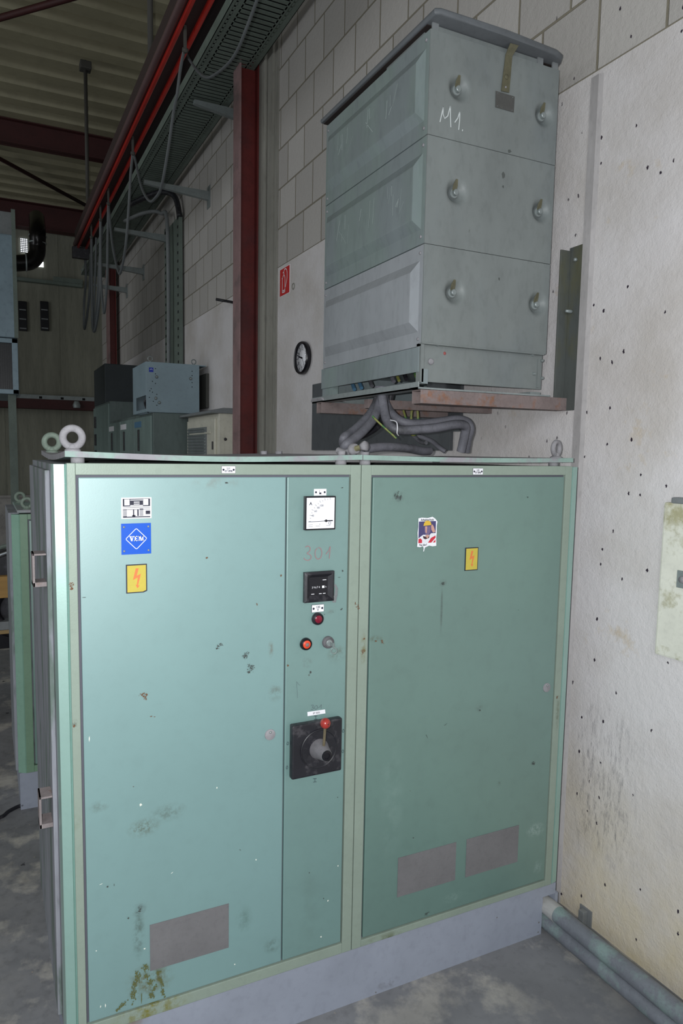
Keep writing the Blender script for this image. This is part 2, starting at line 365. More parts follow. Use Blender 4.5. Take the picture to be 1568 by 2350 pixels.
# festoon cables in the vertical plane under the rail
m_fc = mat('festoon cable', rgb(88, 92, 94), .6, var=.2, vscale=9)
XR = (cxa+cxb)/2
loops = [
 ([(424, 112), (432, 132), (455, 165), (475, 178), (495, 170), (524, 146), (545, 115), (562, 75), (590, 0), (600, -40)], .010, 'thin cable sagging across the underside of the wide tray'),
 ([(422, 118), (414, 160), (406, 220), (398, 260), (385, 350), (370, 430), (356, 455), (345, 462), (333, 448), (322, 420), (310, 365), (305, 352)], .012, 'long cable loop hanging between the two nearest rail trolleys'),
 ([(305, 352), (300, 400), (296, 470), (290, 550), (283, 600), (275, 628), (268, 610), (258, 560), (252, 500), (249, 468)], .014, 'deep cable loop hanging at the middle of the red rail'),
 ([(249, 468), (247, 560), (246, 640), (240, 715), (236, 700), (232, 640), (231, 560), (231, 505)], .016, 'cable loop, rightmost in the bundle at the far rail end'),
 ([(231, 505), (230, 600), (228, 690), (218, 758), (212, 740), (211, 640), (210, 545)], .018, 'cable loop, middle of the bundle at the far rail end'),
 ([(210, 545), (207, 640), (203, 700), (194, 755), (193, 700), (197, 640), (195, 580)], .018, 'cable loop, leftmost of the bundle at the far rail end'),
 ([(236, 520), (228, 600), (222, 700), (214, 760), (216, 700), (219, 620), (221, 545)], .014, 'thin cable loop tucked behind the middle of the far bundle')]
for i, (pp, r, lb) in enumerate(loops):
    f = MB(); f.tube([P(a, b, 0, XR+(.0 if i else .1)+i*.012) for a, b in pp], r*.8, 8); o = f.build('festoon_cable', m_fc, sm=True); tag(o, lb, 'cable', 'festoon cables on the red rail')
for px, py in ((425, 113), (305, 350), (249, 466), (231, 503), (210, 543)):
    q = P(px, py, 0, XR); f = MB(); f.box(XR-.008, XR+.008, q.y-.01, q.y+.01, q.z-.02, CZ+.03, .002)
    f.tube([(XR-.016, q.y, q.z-.005), (XR+.016, q.y, q.z-.005)], .012, 8, False); f.build('cable_trolley', m_hang, t)
# wide cable tray on wall brackets
br0 = P(545, 262, 0, W); TZ = br0.z+.05; tx0 = P(535, 0, 2, TZ).x; tx1 = min(P(700, 0, 2, TZ).x, W-.03)
m_tray = mat('perforated tray steel', rgb(112, 124, 116), .6, var=.25, vscale=6)
t = thing('cable_tray', ((tx0+tx1)/2, 5, TZ), 'wide perforated cable tray running high along the block wall', 'cable tray')
f = MB(); y = .9
while y < 10.6: f.box(tx0+.07, tx1-.07, y, y+.034, TZ, TZ+.004); y += .052
for xa in (tx0, tx1-.08):
    f.box(xa, xa+.024, .9, 10.6, TZ, TZ+.004); f.box(xa+.04, xa+.08, .9, 10.6, TZ, TZ+.004)
    y = .9
    while y < 10.6: f.box(xa+.022, xa+.042, y, y+.03, TZ, TZ+.004); y += .052
f.build('perforated_base', m_tray, t)
for xa in (tx0, tx1-.004):
    f = MB(); f.box(xa, xa+.004, .9, 10.6, TZ, TZ+.08); f.build('side_rail', m_tray, t)
f = MB(); f.box(tx0+.03, tx1-.03, .9, 10.6, TZ+.03, TZ+.07, .01); f.build('cable_bed', m_void, t)
for wq, tq in (((545, 262), (445, 242)), ((480, 448), (330, 422)), ((392, 548), (262, 538)), ((330, 622), (220, 617)), ((292, 665), (210, 655))):
    a = P(*wq, 0, W); b = P(*tq, 1, a.y); z = a.z
    f = MB(); f.prism([(b.x, a.y-.02, z+.0), (W-.008, a.y-.02, z-.05), (W-.008, a.y-.02, z+.03), (b.x, a.y-.02, z+.03)], (0, .04, 0)); f.box(W-.008, W, a.y-.05, a.y+.05, z-.12, z+.08)
    tag(f.build('wall_bracket', m_zinc), {545: 'pale steel cantilever bracket nearest the red column, just under the wide tray', 480: 'pale steel bracket on the dark wall left of the red column', 392: 'pale steel bracket beside the vertical cable ladder',
        330: 'pale steel bracket half hidden by the hanging loops', 292: 'farthest pale steel bracket near the corner of the hall'}[wq[0]], 'bracket', 'cantilever brackets on the block wall')
# vertical ladder going down to the pale blue box
yl0 = P(424, 700, 0, W).y; yl1 = P(390, 700, 0, W).y; zl = P(420, 850, 0, W).z-.2; zt_ = min(P(410, 500, 0, W).z, TZ-.34)
t = thing('cable_ladder', (W-.04, (yl0+yl1)/2, zl), 'vertical perforated cable ladder on the wall above the pale blue box', 'cable ladder')
f = MB(); f.box(W-.03, W, yl0+.1, yl1-.1, zl, zt_); f.build('back_plate', m_tray, t)
for yy in (yl0, yl1-.1):
    f = MB(); f.box(W-.06, W-.02, yy, yy+.1, zl, zt_); z = zl
    f.mi = 1
    while z < zt_: f.box(W-.0612, W-.06, yy+.03, yy+.07, z, z+.03); z += .09
    f.build('side_rail', [m_tray, m_void], t)
f = MB(); ym = (yl0+yl1)/2+.05
f.tube([(W-.09, ym, zl), (W-.09, ym, zt_-.1), (W-.12, ym+.2, zt_+.15), (W-.25, ym+.5, zt_+.22), (W-.4, ym+.9, zt_+.22)], .022, 10); f.build('conduit', m_grey, t)
f = MB(); f.tube([(W-.05, yl0, zt_-.05), (W-.08, yl0+.12, zt_+.2), (W-.2, yl0+.4, zt_+.3), (W-.4, yl0+.9, zt_+.3)], .03, 10); f.build('cable_bend', m_black, t)
# wall peg next to the column
q = P(536, 694, 0, W); rod('wall_peg', (W, q.y, q.z), (W-.16, q.y, q.z+.01), .012, m_black, 'short dark peg sticking out of the wall left of the red column', 'peg')

# ------------------------------------------------------------------ far end: objects on and before the far wall
yf = YF-.02
def PF(px, py): return P(px, py, 1, yf)
t = thing('wall_girt', PF(110, 935), 'dark red horizontal girt carrying a pale slotted rail on the far wall', 'girt')
a, b = PF(-200, 940), PF(226, 912)
f = MB(); f.box(-4, b.x, YF-.2, YF-.01, PF(110, 940).z, PF(110, 918).z, .01); f.build('girt_beam', m_darkred, t)
z0, z1 = PF(110, 921).z+.005, PF(110, 908).z
f = MB(); f.box(PF(38, 900).x, PF(214, 900).x, YF-.16, YF-.08, z0, z1, .005); f.mi = 1
for px in (92, 141, 190): q = PF(px, 914); f.box(q.x-.025, q.x+.025, YF-.162, YF-.159, (z0+z1)/2-.02, (z0+z1)/2+.02)
f.build('slotted_rail', [m_zinc, m_void], t)
f = MB(); q = PF(173, 930); f.lathe((q.x, YF-.22, q.z-.06), (0, 0, 1), [(.0, 0), (.06, 0), (.07, .05), (.04, .12), (0, .12)], 16); f.build('lamp_cap', m_zinc, t, sm=True)
for px, lb in ((52, 'dark slot vent on the far wall, nearer the big duct unit'), (102, 'dark slot vent on the far wall, the right one of two')):
    q = P(px, 725, 1, YF); h = .33; f = MB(); f.box(q.x-.07, q.x+.07, YF-.04, YF, q.z-h*.8, q.z+h*.75, .008); f.mi = 1
    for k in range(3): f.box(q.x-.055, q.x+.055, YF-.045, YF-.04, q.z-h*.7+k*.16, q.z-h*.7+k*.16+.02)
    tag(f.build('slot_vent', [m_blackc, m_grey]), lb, 'vent', 'slot vents on the far wall')
a, b = P(38, 638, 1, YF), P(188, 652, 1, YF)
f = MB(); f.box(a.x-1.5, b.x, YF-.12, YF-.005, b.z-.08, a.z, .01); f.box(b.x-.5, b.x, YF-.14, YF-.12, b.z-.03, b.z+.05, .004)
tag(f.build('wall_trunking', m_tray), 'grey green horizontal trunking on the far wall under the exhaust pipe', 'trunking')
# exhaust pipe elbow
YE = 9.5
m_pipe = mat('dark glossy pipe', rgb(34, 32, 32), .25, .6, var=.2)
t = thing('exhaust_pipe', P(80, 600, 1, YE), 'black shiny exhaust pipe bending upwards beside the duct unit', 'pipe')
pp = [P(-30, 606, 1, YE), P(40, 604, 1, YE), P(70, 600, 1, YE), P(84, 585, 1, YE), P(86, 565, 1, YE), P(86, 530, 1, YE), P(84, 500, 1, YE+.5)]
f = MB(); f.tube(pp, .115, 20); f.build('bent_tube', m_pipe, t, sm=True)
for a, b in ((P(60, 602, 1, YE), (1, 0, .02)), (P(86, 558, 1, YE), (0, 0, 1)), (P(86, 542, 1, YE), (0, 0, 1))):
    f = MB(); f.torus(a, b, .118, .012, 28, 8); f.build('clamp_ring', m_zinc, t, sm=True)
f = MB()
a = P(46, 546, 1, YF-.01); b = P(64, 581, 1, YF-.01); f.box(a.x, b.x, YF-.012, YF, b.z, a.z)
f.build('window_1', emit('daylit pane', (.9, .95, 1, 1), 2.4))['kind'] = 'structure'
f = MB()
for k in range(5): x = a.x+(b.x-a.x)*k/4; f.box(x-.006, x+.006, YF-.03, YF-.012, b.z, a.z)
for k in range(9): z = b.z+(a.z-b.z)*k/8; f.box(a.x, b.x, YF-.03, YF-.012, z-.005, z+.005)
tag(f.build('window_grille', m_grey), 'small wire grille before the bright pane by the exhaust pipe', 'grille')
a = P(87, 600, 1, YF-.01); b = P(100, 613, 1, YF-.01); f = MB(); f.box(a.x, b.x, YF-.012, YF, b.z, a.z); f.build('glint_patch', emit('glowing glint', (.9, .95, 1, 1), 2.4))['kind'] = 'structure'  # glowing patch added for a small bright highlight, not a real pane
# duct unit top left
YD = 6.5; m_duct = mat('pale blue sheet steel', rgb(132, 152, 164), .42, .2, var=.25, vscale=2.5, col2=rgb(104, 126, 140), c2scale=1.5)
def PD(px, py): return P(px, py, 1, YD)
xr = PD(38, 700).x
t = thing('duct_unit', (xr-.7, YD+.6, PD(0, 907).z), 'large pale blue sheet metal duct unit cut off by the left edge', 'duct unit')
f = MB(); f.box(xr-1.6, xr, YD, YD+1.2, PD(38, 776).z, PD(38, 540).z, .01); f.build('housing', m_duct, t)
f = MB(); f.box(xr-1.6, xr-.0, YD+.1, YD+1.2, PD(38, 536).z, PD(38, 482).z, .01); f.build('upper_housing', m_grey, t)
f = MB(); f.box(xr-.03, xr+.01, YD-.01, YD, PD(38, 776).z, PD(38, 482).z); f.build('corner_trim', m_tray, t)
z0, z1 = PD(38, 905).z, PD(38, 778).z
f = MB(); f.box(xr-1.6, xr, YD-.02, YD+.03, z1-.05, z1, .004); f.box(xr-1.6, xr, YD-.02, YD+.03, z0, z0+.05, .004); f.box(xr-.06, xr, YD-.02, YD+.03, z0, z1, .004); f.box(xr-1.6, xr, YD+.03, YD+1.2, z0, z1); f.build('filter_frame', m_duct, t)
f = MB(); f.box(xr-1.6, xr-.06, YD+.022, YD+.029, z0+.05, z1-.05); f.mi = 1
for k in range(40): x = xr-.07-k*.022; f.box(x-.003, x+.003, YD+.012, YD+.022, z0+.05, z1-.05)
f.build('filter_grille', [m_blackc, m_black], t)
f = MB(); q = PD(33, 1000); f.box(q.x-.05, q.x+.03, YD+.05, YD+.12, 0, z0); f.build('leg', m_tray, t)
f = MB(); f.box(xr-1.2, xr-1.12, YD+.05, YD+.12, 0, z0); f.build('leg', m_tray, t)

# row of old switch cabinets along the wall
YR = 4.95; XRW = P(347, 1000, 1, YR).x; YR2 = P(250, 1000, 0, XRW).y; YR3 = P(215, 1000, 0, XRW).y; ZR = P(350, 946, 1, YR).z
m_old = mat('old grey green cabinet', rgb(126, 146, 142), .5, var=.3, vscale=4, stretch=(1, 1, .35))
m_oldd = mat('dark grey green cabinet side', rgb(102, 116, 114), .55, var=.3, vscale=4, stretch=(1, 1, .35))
n_ = 3; ys = [YR+(YR2-YR)*k/n_ for k in range(n_+1)]
lbs = ['grey green switch cabinet, nearest of the row under the pale blue box', 'grey green switch cabinet in the middle of the low row', 'grey green switch cabinet, last low one before the taller cabinet']
for k in range(n_):
    t = thing('switch_cabinet', (W-.3, (ys[k]+ys[k+1])/2, 0), lbs[k], 'cabinet', 'grey green cabinets along the wall')
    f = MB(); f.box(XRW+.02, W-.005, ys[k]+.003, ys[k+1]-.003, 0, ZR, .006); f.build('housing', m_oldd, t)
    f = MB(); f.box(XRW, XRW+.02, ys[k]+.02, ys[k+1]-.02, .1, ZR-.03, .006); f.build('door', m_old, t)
    ym = ys[k]+.25*(ys[k+1]-ys[k])+.35
    f = MB(); f.box(XRW-.012, XRW, ym, ym+.05, 1.78, 2.0, .004); f.build('handle', m_black, t)
    f = MB(); f.box(XRW-.003, XRW, ym-.1, ym+.25, ZR-.13, ZR-.07); f.build('label_plate', m_blue if k == 0 else m_white, t)
zt3 = P(215, 933, 0, XRW).z
t = thing('switch_cabinet', (W-.3, (YR2+YR3)/2, 0), 'taller grey green cabinet at the far end of the row', 'cabinet', 'grey green cabinets along the wall')
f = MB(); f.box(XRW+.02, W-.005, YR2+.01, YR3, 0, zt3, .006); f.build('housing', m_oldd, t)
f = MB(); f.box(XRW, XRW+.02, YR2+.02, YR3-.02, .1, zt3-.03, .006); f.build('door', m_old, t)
for z in (1.62, 1.85, 2.1):
    f = MB(); f.box(XRW-.02, XRW, YR3-.28, YR3-.2, z, z+.16, .004); f.build('hinge', m_black, t)
ydk = YR2+.2
q0 = P(243, 930, 0, XRW+.0)
f = MB(); f.box(XRW+.02, W-.01, ydk+.2, ydk+1.2, zt3, zt3+.52, .01); tag(f.build('terminal_box', mat('dark slate box', rgb(52, 60, 64), .6, var=.2)), 'dark slate box standing on the tall cabinet at the far end', 'box')
# pale blue box on the first cabinets
m_pale = mat('pale blue box paint', rgb(142, 162, 172), .5, var=.12, vscale=4)
XB = P(335, 890, 1, YR).x; zb0 = P(400, 945, 1, YR).z; zb1 = P(400, 834, 1, YR).z; yb9 = P(305, 880, 0, XB).y; xb9 = min(P(457, 890, 1, YR).x, W-.03)
t = thing('control_box', (XB+.2, YR+.4, ZR), 'pale blue box with blue badge standing on the grey green cabinets', 'box')
f = MB(); f.box(XB, xb9, YR-.01, YR+.004, ZR+.001, zb1, .002); f.mi = 1
for px, py in ((357, 846), (357, 858), (350, 875), (347, 892), (344, 897), (350, 900), (360, 905), (343, 912), (441, 852), (441, 862), (441, 878), (441, 888), (357, 880), (352, 921), (360, 930)):
    q = P(px, py, 1, YR-.011); f.box(q.x-.004, q.x+.004, YR-.0115, YR-.0105, q.z-.004, q.z+.004)
f.mi = 2
for px, py in ((360, 865), (438, 869), (358, 914), (366, 924)): q = P(px, py, 1, YR-.011); f.lathe((q.x, YR-.01, q.z), (0, -1, 0), [(.016, 0), (.012, .01), (0, .012)], 12)
f.build('front_plate', [m_pale, m_void, m_zinc], t)
f = MB(); f.box(XB, XB+.006, YR+.004, yb9, ZR+.16, zb1); f.box(XB, XB+.006, YR+.004, yb9, ZR+.001, ZR+.03); f.box(XB, XB+.006, yb9-.15, yb9, ZR+.03, ZR+.16); f.box(XB+.006, W-.02, YR+.004, yb9, zb1-.01, zb1); f.box(W-.12, W-.1, YR+.004, yb9, ZR+.001, zb1); f.box(XB+.006, W-.1, yb9-.02, yb9, ZR+.001, zb1)
f.build('side_sheets', m_pale, t)
f = MB(); f.tube([(XB+.03, YR+.05, ZR+.005), (XB+.02, YR+.15, ZR+.1), (XB+.05, YR+.1, ZR+.16)], .012, 8); f.build('cable', m_black, t)
a, b = P(342, 843, 1, YR-.011), P(352, 854, 1, YR-.011)
f = MB(); f.box(a.x, b.x, YR-.013, YR-.01, b.z, a.z); f.mi = 1; f.ribbon([((a.x+b.x)/2-.012, YR-.0135, (a.z+b.z)/2), ((a.x+b.x)/2, YR-.0135, (a.z+b.z)/2+.008), ((a.x+b.x)/2+.012, YR-.0135, (a.z+b.z)/2)], .004)
f.build('blue_badge', [mat('badge blue', rgb(40, 60, 170), .4), m_white], t)
for px in (346, 446):
    q = P(px, 830, 1, YR); f = MB(); f.torus((q.x, YR+.02, zb1+.03), (0, 1, 0), .022, .005, 20, 6); f.tube([(q.x, YR+.02, zb1-.01), (q.x, YR+.02, zb1+.012)], .006, 8, False); f.build('lifting_eye', m_zinc, t, sm=True)
# cream louvred cabinet
YC = 3.92; XC = P(497, 1000, 1, YC).x; YC2 = min(P(423, 1000, 0, XC).y, YR-.04); ZCR = P(497, 948, 1, YC).z
m_cream = mat('cream enamel', rgb(216, 213, 198), .45, var=.2, vscale=5)
t = thing('louvred_cabinet', ((XC+W)/2, (YC+YC2)/2, 0), 'cream cabinet with louvred door just left of the red column', 'cabinet')
f = MB(); f.box(XC+.02, W-.005, YC, YC2, 0, ZCR, .006); f.box(XC+.06, XC+.07, YC-.004, YC, .1, ZCR-.12); f.build('housing', m_cream, t)
f = MB(); f.prism([(XC-.06, YC-.03, ZCR+.0), (XC-.06, YC-.03, ZCR+.02), (XC+.05, YC-.03, ZCR+.045), (W-.005, YC-.03, ZCR+.045), (W-.005, YC-.03, ZCR+.0)], (0, YC2-YC+.06, 0)); f.build('roof', m_grey, t)
f = MB(); d0, d1 = YC+.06, YC2-.04; f.box(XC, XC+.02, d0, d1, .1, ZCR-.04, .006); f.box(XC-.012, XC, d0+.1, d1-.12, ZCR-.17, ZCR-.155, .003); dr = f.build('door', m_cream, t)
l0, l1 = P(475, 1000, 0, XC).y, P(432, 1000, 0, XC).y
f = MB(); f.box(XC-.004, XC+.0, l0, l1, 1.35, P(475, 990, 0, XC).z+.04)
f.mi = 1; z = 1.36; zz = P(475, 990, 0, XC).z+.02
while z < zz: f.prism([(XC-.004, l0+.03, z), (XC-.022, l0+.03, z+.004), (XC-.004, l0+.03, z+.02)], (0, l1-l0-.06, 0)); z += .028
f.build('louvre', [m_grey, m_zinc], dr)
f = MB(); f.box(XC-.01, XC, d0+.03, d0+.05, 1.8, 1.87, .003); f.build('lock', m_black, dr)
f = MB(); q = P(517, 1008, 1, YC); f.lathe((q.x, YC, q.z), (0, -1, 0), [(.014, 0), (.012, .012), (0, .014)], 12); f.build('knob', m_black, t)
# dark recess panel on the wall right of the pale box (mounted sheet)
a = P(480, 857, 0, W); b = P(459, 940, 0, W)
f = MB(); f.box(W-.03, W, a.y, b.y+.2, b.z, a.z, .003); tag(f.build('wall_plate', mat('dark sheet', rgb(70, 70, 66), .7)), 'dark sheet fixed to the wall behind the pale blue box', 'plate')

# ------------------------------------------------------------------ clock and sign on the wall
q = P(700, 822, 0, W); cr = (P(700, 785, 0, W).z-P(700, 861, 0, W).z)/2
t = thing('wall_clock', (W, q.y, q.z-cr), 'round black rimmed wall clock hanging left of the steel box', 'clock')
f = MB(); f.lathe((W, q.y, q.z), (-1, 0, 0), [(0, 0), (cr*.93, 0), (cr, .012), (cr, .03), (cr*.94, .04), (cr*.86, .036), (cr*.84, .02), (0, .02)], 48); f.build('rim', m_blackc, t, sm=True)
f = MB(); f.lathe((W, q.y, q.z), (-1, 0, 0), [(0, .018), (cr*.85, .018), (cr*.85, .022), (0, .022)], 48); f.build('dial', m_white, t)
f = MB(); xx = W-.023
for k in range(12):
    a = k*PI/6; s1, c1 = math.sin(a), math.cos(a)
    f.ribbon([(xx, q.y-s1*cr*.66, q.z+c1*cr*.66), (xx, q.y-s1*cr*.78, q.z+c1*cr*.78)], .006, (-1, 0, 0))
    f.text(str(12 if k == 0 else k), .03, (xx, q.y-s1*cr*.55, q.z+c1*cr*.55), (0, -1, 0))
f.build('numerals', m_ink, t)
for nm, ang, ln, wd in (('hour_hand', 285, .5, .01), ('minute_hand', 288, .74, .006), ('second_hand', 140, .74, .003)):
    a = math.radians(ang); f = MB(); f.ribbon([(xx-.001, q.y+math.sin(a)*cr*.1, q.z-math.cos(a)*cr*.1), (xx-.001, q.y-math.sin(a)*cr*ln, q.z+math.cos(a)*cr*ln)], wd, (-1, 0, 0)); f.build(nm, m_ink, t)
s0, s1 = P(643.5, 652, 0, W), P(666, 640, 0, W); zt1 = P(655, 613, 0, W).z; zb1_ = P(655, 677, 0, W).z
y0, y1 = s1.y, s0.y; H = zt1-zb1_; Wd = y1-y0
t = thing('extinguisher_sign', (W, (y0+y1)/2, zb1_), 'small red fire extinguisher sign on the concrete beside the pilaster', 'sign')
f = MB(); f.box(W-.003, W, y0, y1, zb1_, zt1); f.build('border', m_white, t)
f = MB(); f.box(W-.0045, W-.003, y0+.004, y1-.004, zb1_+.004, zt1-.004); f.build('field', mat('sign red', rgb(196, 40, 40), .4), t)
def SG(u, v): return (W-.005, y1-u*Wd, zb1_+v*H)
f = MB(); n_ = (-1, 0, 0)
for pl in ([(.28, .12), (.28, .6), (.31, .67), (.38, .72), (.45, .76), (.42, .82), (.42, .85)], [(.55, .12), (.55, .6), (.52, .67), (.46, .72)], [(.28, .12), (.55, .12)], [(.28, .18), (.55, .18)],
           [(.42, .85), (.48, .92), (.6, .93), (.7, .87), (.76, .75), (.76, .6), (.7, .45), (.62, .32), (.55, .24)], [(.24, .63), (.31, .67)], [(.42, .85), (.32, .82)]):
    f.ribbon([SG(a, b) for a, b in pl], .007, n_)
f.build('pictogram', m_white, t)
q = P(674, 657, 0, W); f = MB(); f.torus((W-.002, q.y, q.z), (1, 0, 0), .02, .004, 20, 6); tag(f.build('wall_ring', m_pil), 'small round plug ring in the concrete beside the extinguisher sign', 'plug')

# ------------------------------------------------------------------ right edge: white cover plate
xp = W-.028; a = P(1524, 1152, 0, xp); b = P(1520, 1506, 0, xp)
m_cov = mat('grubby white cover', rgb(226, 226, 214), .6, var=.15, vscale=8, col2=rgb(176, 172, 140), c2scale=9, c2lo=.56, c2hi=.7)
t = thing('cover_plate', (W, a.y-.2, b.z), 'grubby white cover plate on the wall at the right edge of the photo', 'cover')
f = MB(); f.box(W-.028, W, a.y-.45, a.y, b.z, a.z+.0, .007); f.build('cover', m_cov, t)
f = MB(); f.box(W-.034, W, a.y-.45, a.y-.03, a.z-.002, a.z+.018, .005); f.build('top_lip', m_grey, t)
q = P(1566, 1330, 0, W-.03); f = MB(); f.box(W-.032, W-.0275, q.y-.03, q.y+.018, q.z-.028, q.z+.028, .001); pl = f.build('latch_plate', m_zinc, t)
f = MB(); f.lathe((W-.032, q.y-.002, q.z), (-1, 0, 0), [(.012, 0), (.011, .004), (0, .005)], 20); f.build('screw', m_dust, pl)

# ------------------------------------------------------------------ dark sheet behind the cables
a = P(715, 1033, 0, W-.02); b = P(1032, 1033, 0, W-.02)
m_sheet = mat('dark grey sheet', rgb(92, 96, 100), .5, .2, var=.3, vscale=3, stretch=(1, 1, .5))
zt9 = P(1060, 930, 0, W-.02).z+.03
f = MB(); f.box(W-.02, W-.001, b.y, a.y, a.z, zt9+.2, .002); f.box(W-.02, W-.001, b.y-.07, b.y, P(1045, 990, 0, W-.02).z, zt9+.2)
tag(f.build('backing_sheet', m_sheet), 'dark grey metal sheet on the wall behind the thick cables', 'sheet')

# ------------------------------------------------------------------ plinth and green cabinets
W1, W2, B, T, D = .8370, 1.6827, .1901, 1.745, .78
XL = -.033; XRR = W2+.033
m_plinth = mat('grey painted plinth', rgb(148, 154, 168), .6, var=.15, vscale=4, spots=[(14, .1, rgb(96, 98, 108), .2), (30, .09, rgb(104, 100, 96), .1)], bump=.2, bscale=80,
               stains=[(tuple(P(895, 2258, 1, -0.0)), (.05, .05, .02), rgb(90, 88, 84), .95, 20), (tuple(P(300, 2340, 1, 0)), (.06, .2, .06), rgb(120, 106, 90), .8, 14)])
f = MB(); hx0 = P(1248, 2062, 1, 0).x; hz = P(1250, 2060, 1, 0).z
f.box(XL+.01, hx0, 0.004, .03, 0, B-.002); f.box(hx0, XRR-.005, .004, .03, hz, B-.002); f.box(hx0+.075, XRR-.005, .004, .03, 0, hz)
f.box(XL+.01, XL+.04, .03, D, 0, B-.002); f.box(XRR-.03, XRR-.005, .03, D, 0, B-.002); f.box(XL+.04, XRR-.03, D-.03, D, 0, B-.002); f.box(XL+.04, XRR-.03, .03, D-.03, B-.02, B-.002)
tag(f.build('cabinet_plinth', m_plinth), 'pale bluish grey plinth under both big green cabinets', 'plinth')

OL = rgb(86, 80, 60)
def st(px, py, rx, rz, col, s=.8, ns=40): q = P(px, py, 1, 0); return ((q.x, 0, q.z), (rx, .2, rz), col, s, ns)
GB = rgb(122, 158, 157)
m_door1 = mat('blue green hammered paint', GB, .5, .15, coat=1, var=.07, vscale=3, bump=.55, bscale=260, bdist=.0003, spec=.6, spots=[(9, .05, rgb(70, 84, 78), .15), (26, .05, rgb(84, 90, 84), .06)], stains=[
    st(330, 1900, .05, .03, rgb(84, 96, 78), .8, 90), st(385, 1865, .06, .03, rgb(84, 104, 96), .6, 60), st(228, 1852, .03, .02, rgb(88, 108, 100), .6, 50), st(632, 1590, .025, .03, rgb(92, 104, 96), .7, 60),
    st(318, 2140, .02, .09, rgb(70, 92, 84), .8, 26), st(318, 2088, .025, .02, rgb(62, 72, 70), .9, 30), st(622, 1490, .01, .03, rgb(100, 96, 80), .7, 60), st(500, 1108, .08, .02, rgb(110, 124, 118), .6, 30),
    st(345, 2250, .075, .06, rgb(92, 92, 50), .9, 38), st(625, 2170, .03, .03, rgb(76, 100, 92), .6, 60), st(560, 2110, .03, .05, rgb(80, 112, 104), .5, 30), st(290, 2330, .05, .02, rgb(60, 74, 66), .8, 40)])
m_panel = mat('blue green panel paint', rgb(112, 146, 142), .5, .15, coat=.9, var=.08, vscale=4, bump=.55, bscale=260, bdist=.0003, spec=.6, spots=[(18, .05, rgb(80, 96, 90), .12)], stains=[
    st(775, 1500, .04, .03, rgb(84, 98, 84), .7, 40), st(745, 1405, .05, .01, rgb(90, 108, 102), .6, 60), st(705, 1520, .02, .02, rgb(92, 108, 104), .6, 60), st(710, 2100, .05, .3, rgb(96, 124, 118), .3, 12)])
m_door2 = mat('green hammered paint', rgb(102, 134, 126), .5, .15, coat=.8, var=.12, vscale=2.2, bump=.5, bscale=260, bdist=.0003, spec=.55, spots=[(9, .05, rgb(64, 82, 76), .15), (24, .05, rgb(80, 96, 88), .08)], stains=[
    st(1014, 1400, .006, .09, rgb(58, 76, 72), .9, 8), st(1017, 1338, .018, .014, rgb(52, 66, 62), .8, 40), st(915, 1140, .025, .02, rgb(50, 64, 62), .9, 60), st(1230, 1905, .05, .03, rgb(150, 172, 168), .7, 60), st(1235, 1990, .03, .03, rgb(128, 154, 150), .7, 70),
    st(1100, 1625, .02, .02, rgb(78, 100, 94), .6, 60), st(1225, 1752, .012, .01, rgb(52, 62, 58), .9, 90), st(1145, 1800, .012, .015, rgb(62, 84, 76), .8, 60), st(862, 1466, .03, .012, rgb(70, 74, 50), .8, 60), st(1040, 2060, .05, .02, rgb(138, 164, 158), .4, 60), st(900, 1840, .05, .25, rgb(124, 152, 146), .4, 14)])
m_frame = mat('olive green frame paint', rgb(144, 158, 146), .5, .1, var=.1, vscale=5, bump=.3, bscale=220, stains=[
    st(350, 2318, .12, .05, rgb(120, 118, 52), .95, 30), st(834, 1490, .012, .06, rgb(110, 104, 58), .8, 30), st(760, 2215, .1, .03, rgb(124, 130, 76), .8, 24), st(880, 2160, .1, .03, rgb(96, 104, 72), .9, 20), st(172, 1660, .01, .012, rgb(50, 44, 40), .8, 60), st(162, 1890, .03, .03, rgb(118, 132, 112), .7, 30), st(1280, 1640, .01, .08, rgb(96, 104, 84), .6, 50), st(765, 1288, .006, .03, rgb(96, 108, 84), .8, 60)])
m_chamf = mat('bright corner paint', rgb(140, 178, 168), .4, .3, coat=1, var=.08, vscale=8, bump=.4, bscale=200, spec=.8, bdist=.0003)
m_side = mat('dusty cabinet side', rgb(140, 142, 150), .75, var=.3, vscale=8, stretch=(1, 1, .2), col2=rgb(104, 118, 112), c2scale=9, c2lo=.5, c2hi=.6)
m_lid = mat('dusty green lid', rgb(142, 166, 158), .6, var=.2, vscale=9, col2=rgb(148, 146, 152), c2scale=7, c2lo=.5, c2hi=.6)
m_lidtop = m_dust
m_gap = mat('grey gasket', rgb(98, 98, 108), .8)
def vent_mat():
    m = mat('perforated vent sheet', rgb(114, 113, 115), .7, var=.18, vscale=8); nt = m.node_tree; N = nt.nodes; L = nt.links; b = N['Principled BSDF']
    geo = N.new('ShaderNodeNewGeometry'); v = N.new('ShaderNodeTexVoronoi'); v.inputs['Scale'].default_value = 330; v.inputs['Randomness'].default_value = 0.15; L.new(geo.outputs['Position'], v.inputs['Vector'])
    bp = N.new('ShaderNodeBump'); bp.inputs['Distance'].default_value = .001; bp.inputs['Strength'].default_value = .5; L.new(v.outputs['Distance'], bp.inputs['Height']); L.new(bp.outputs[0], b.inputs['Normal']); return m
m_vent = vent_mat()
m_chipd = mat('dark chip', rgb(66, 70, 68), .8); m_chipr = mat('rust chip', rgb(104, 74, 52), .8); m_chipw = mat('white fleck', rgb(220, 224, 214), .6); m_chipo = mat('moss smear', rgb(90, 94, 54), .9)

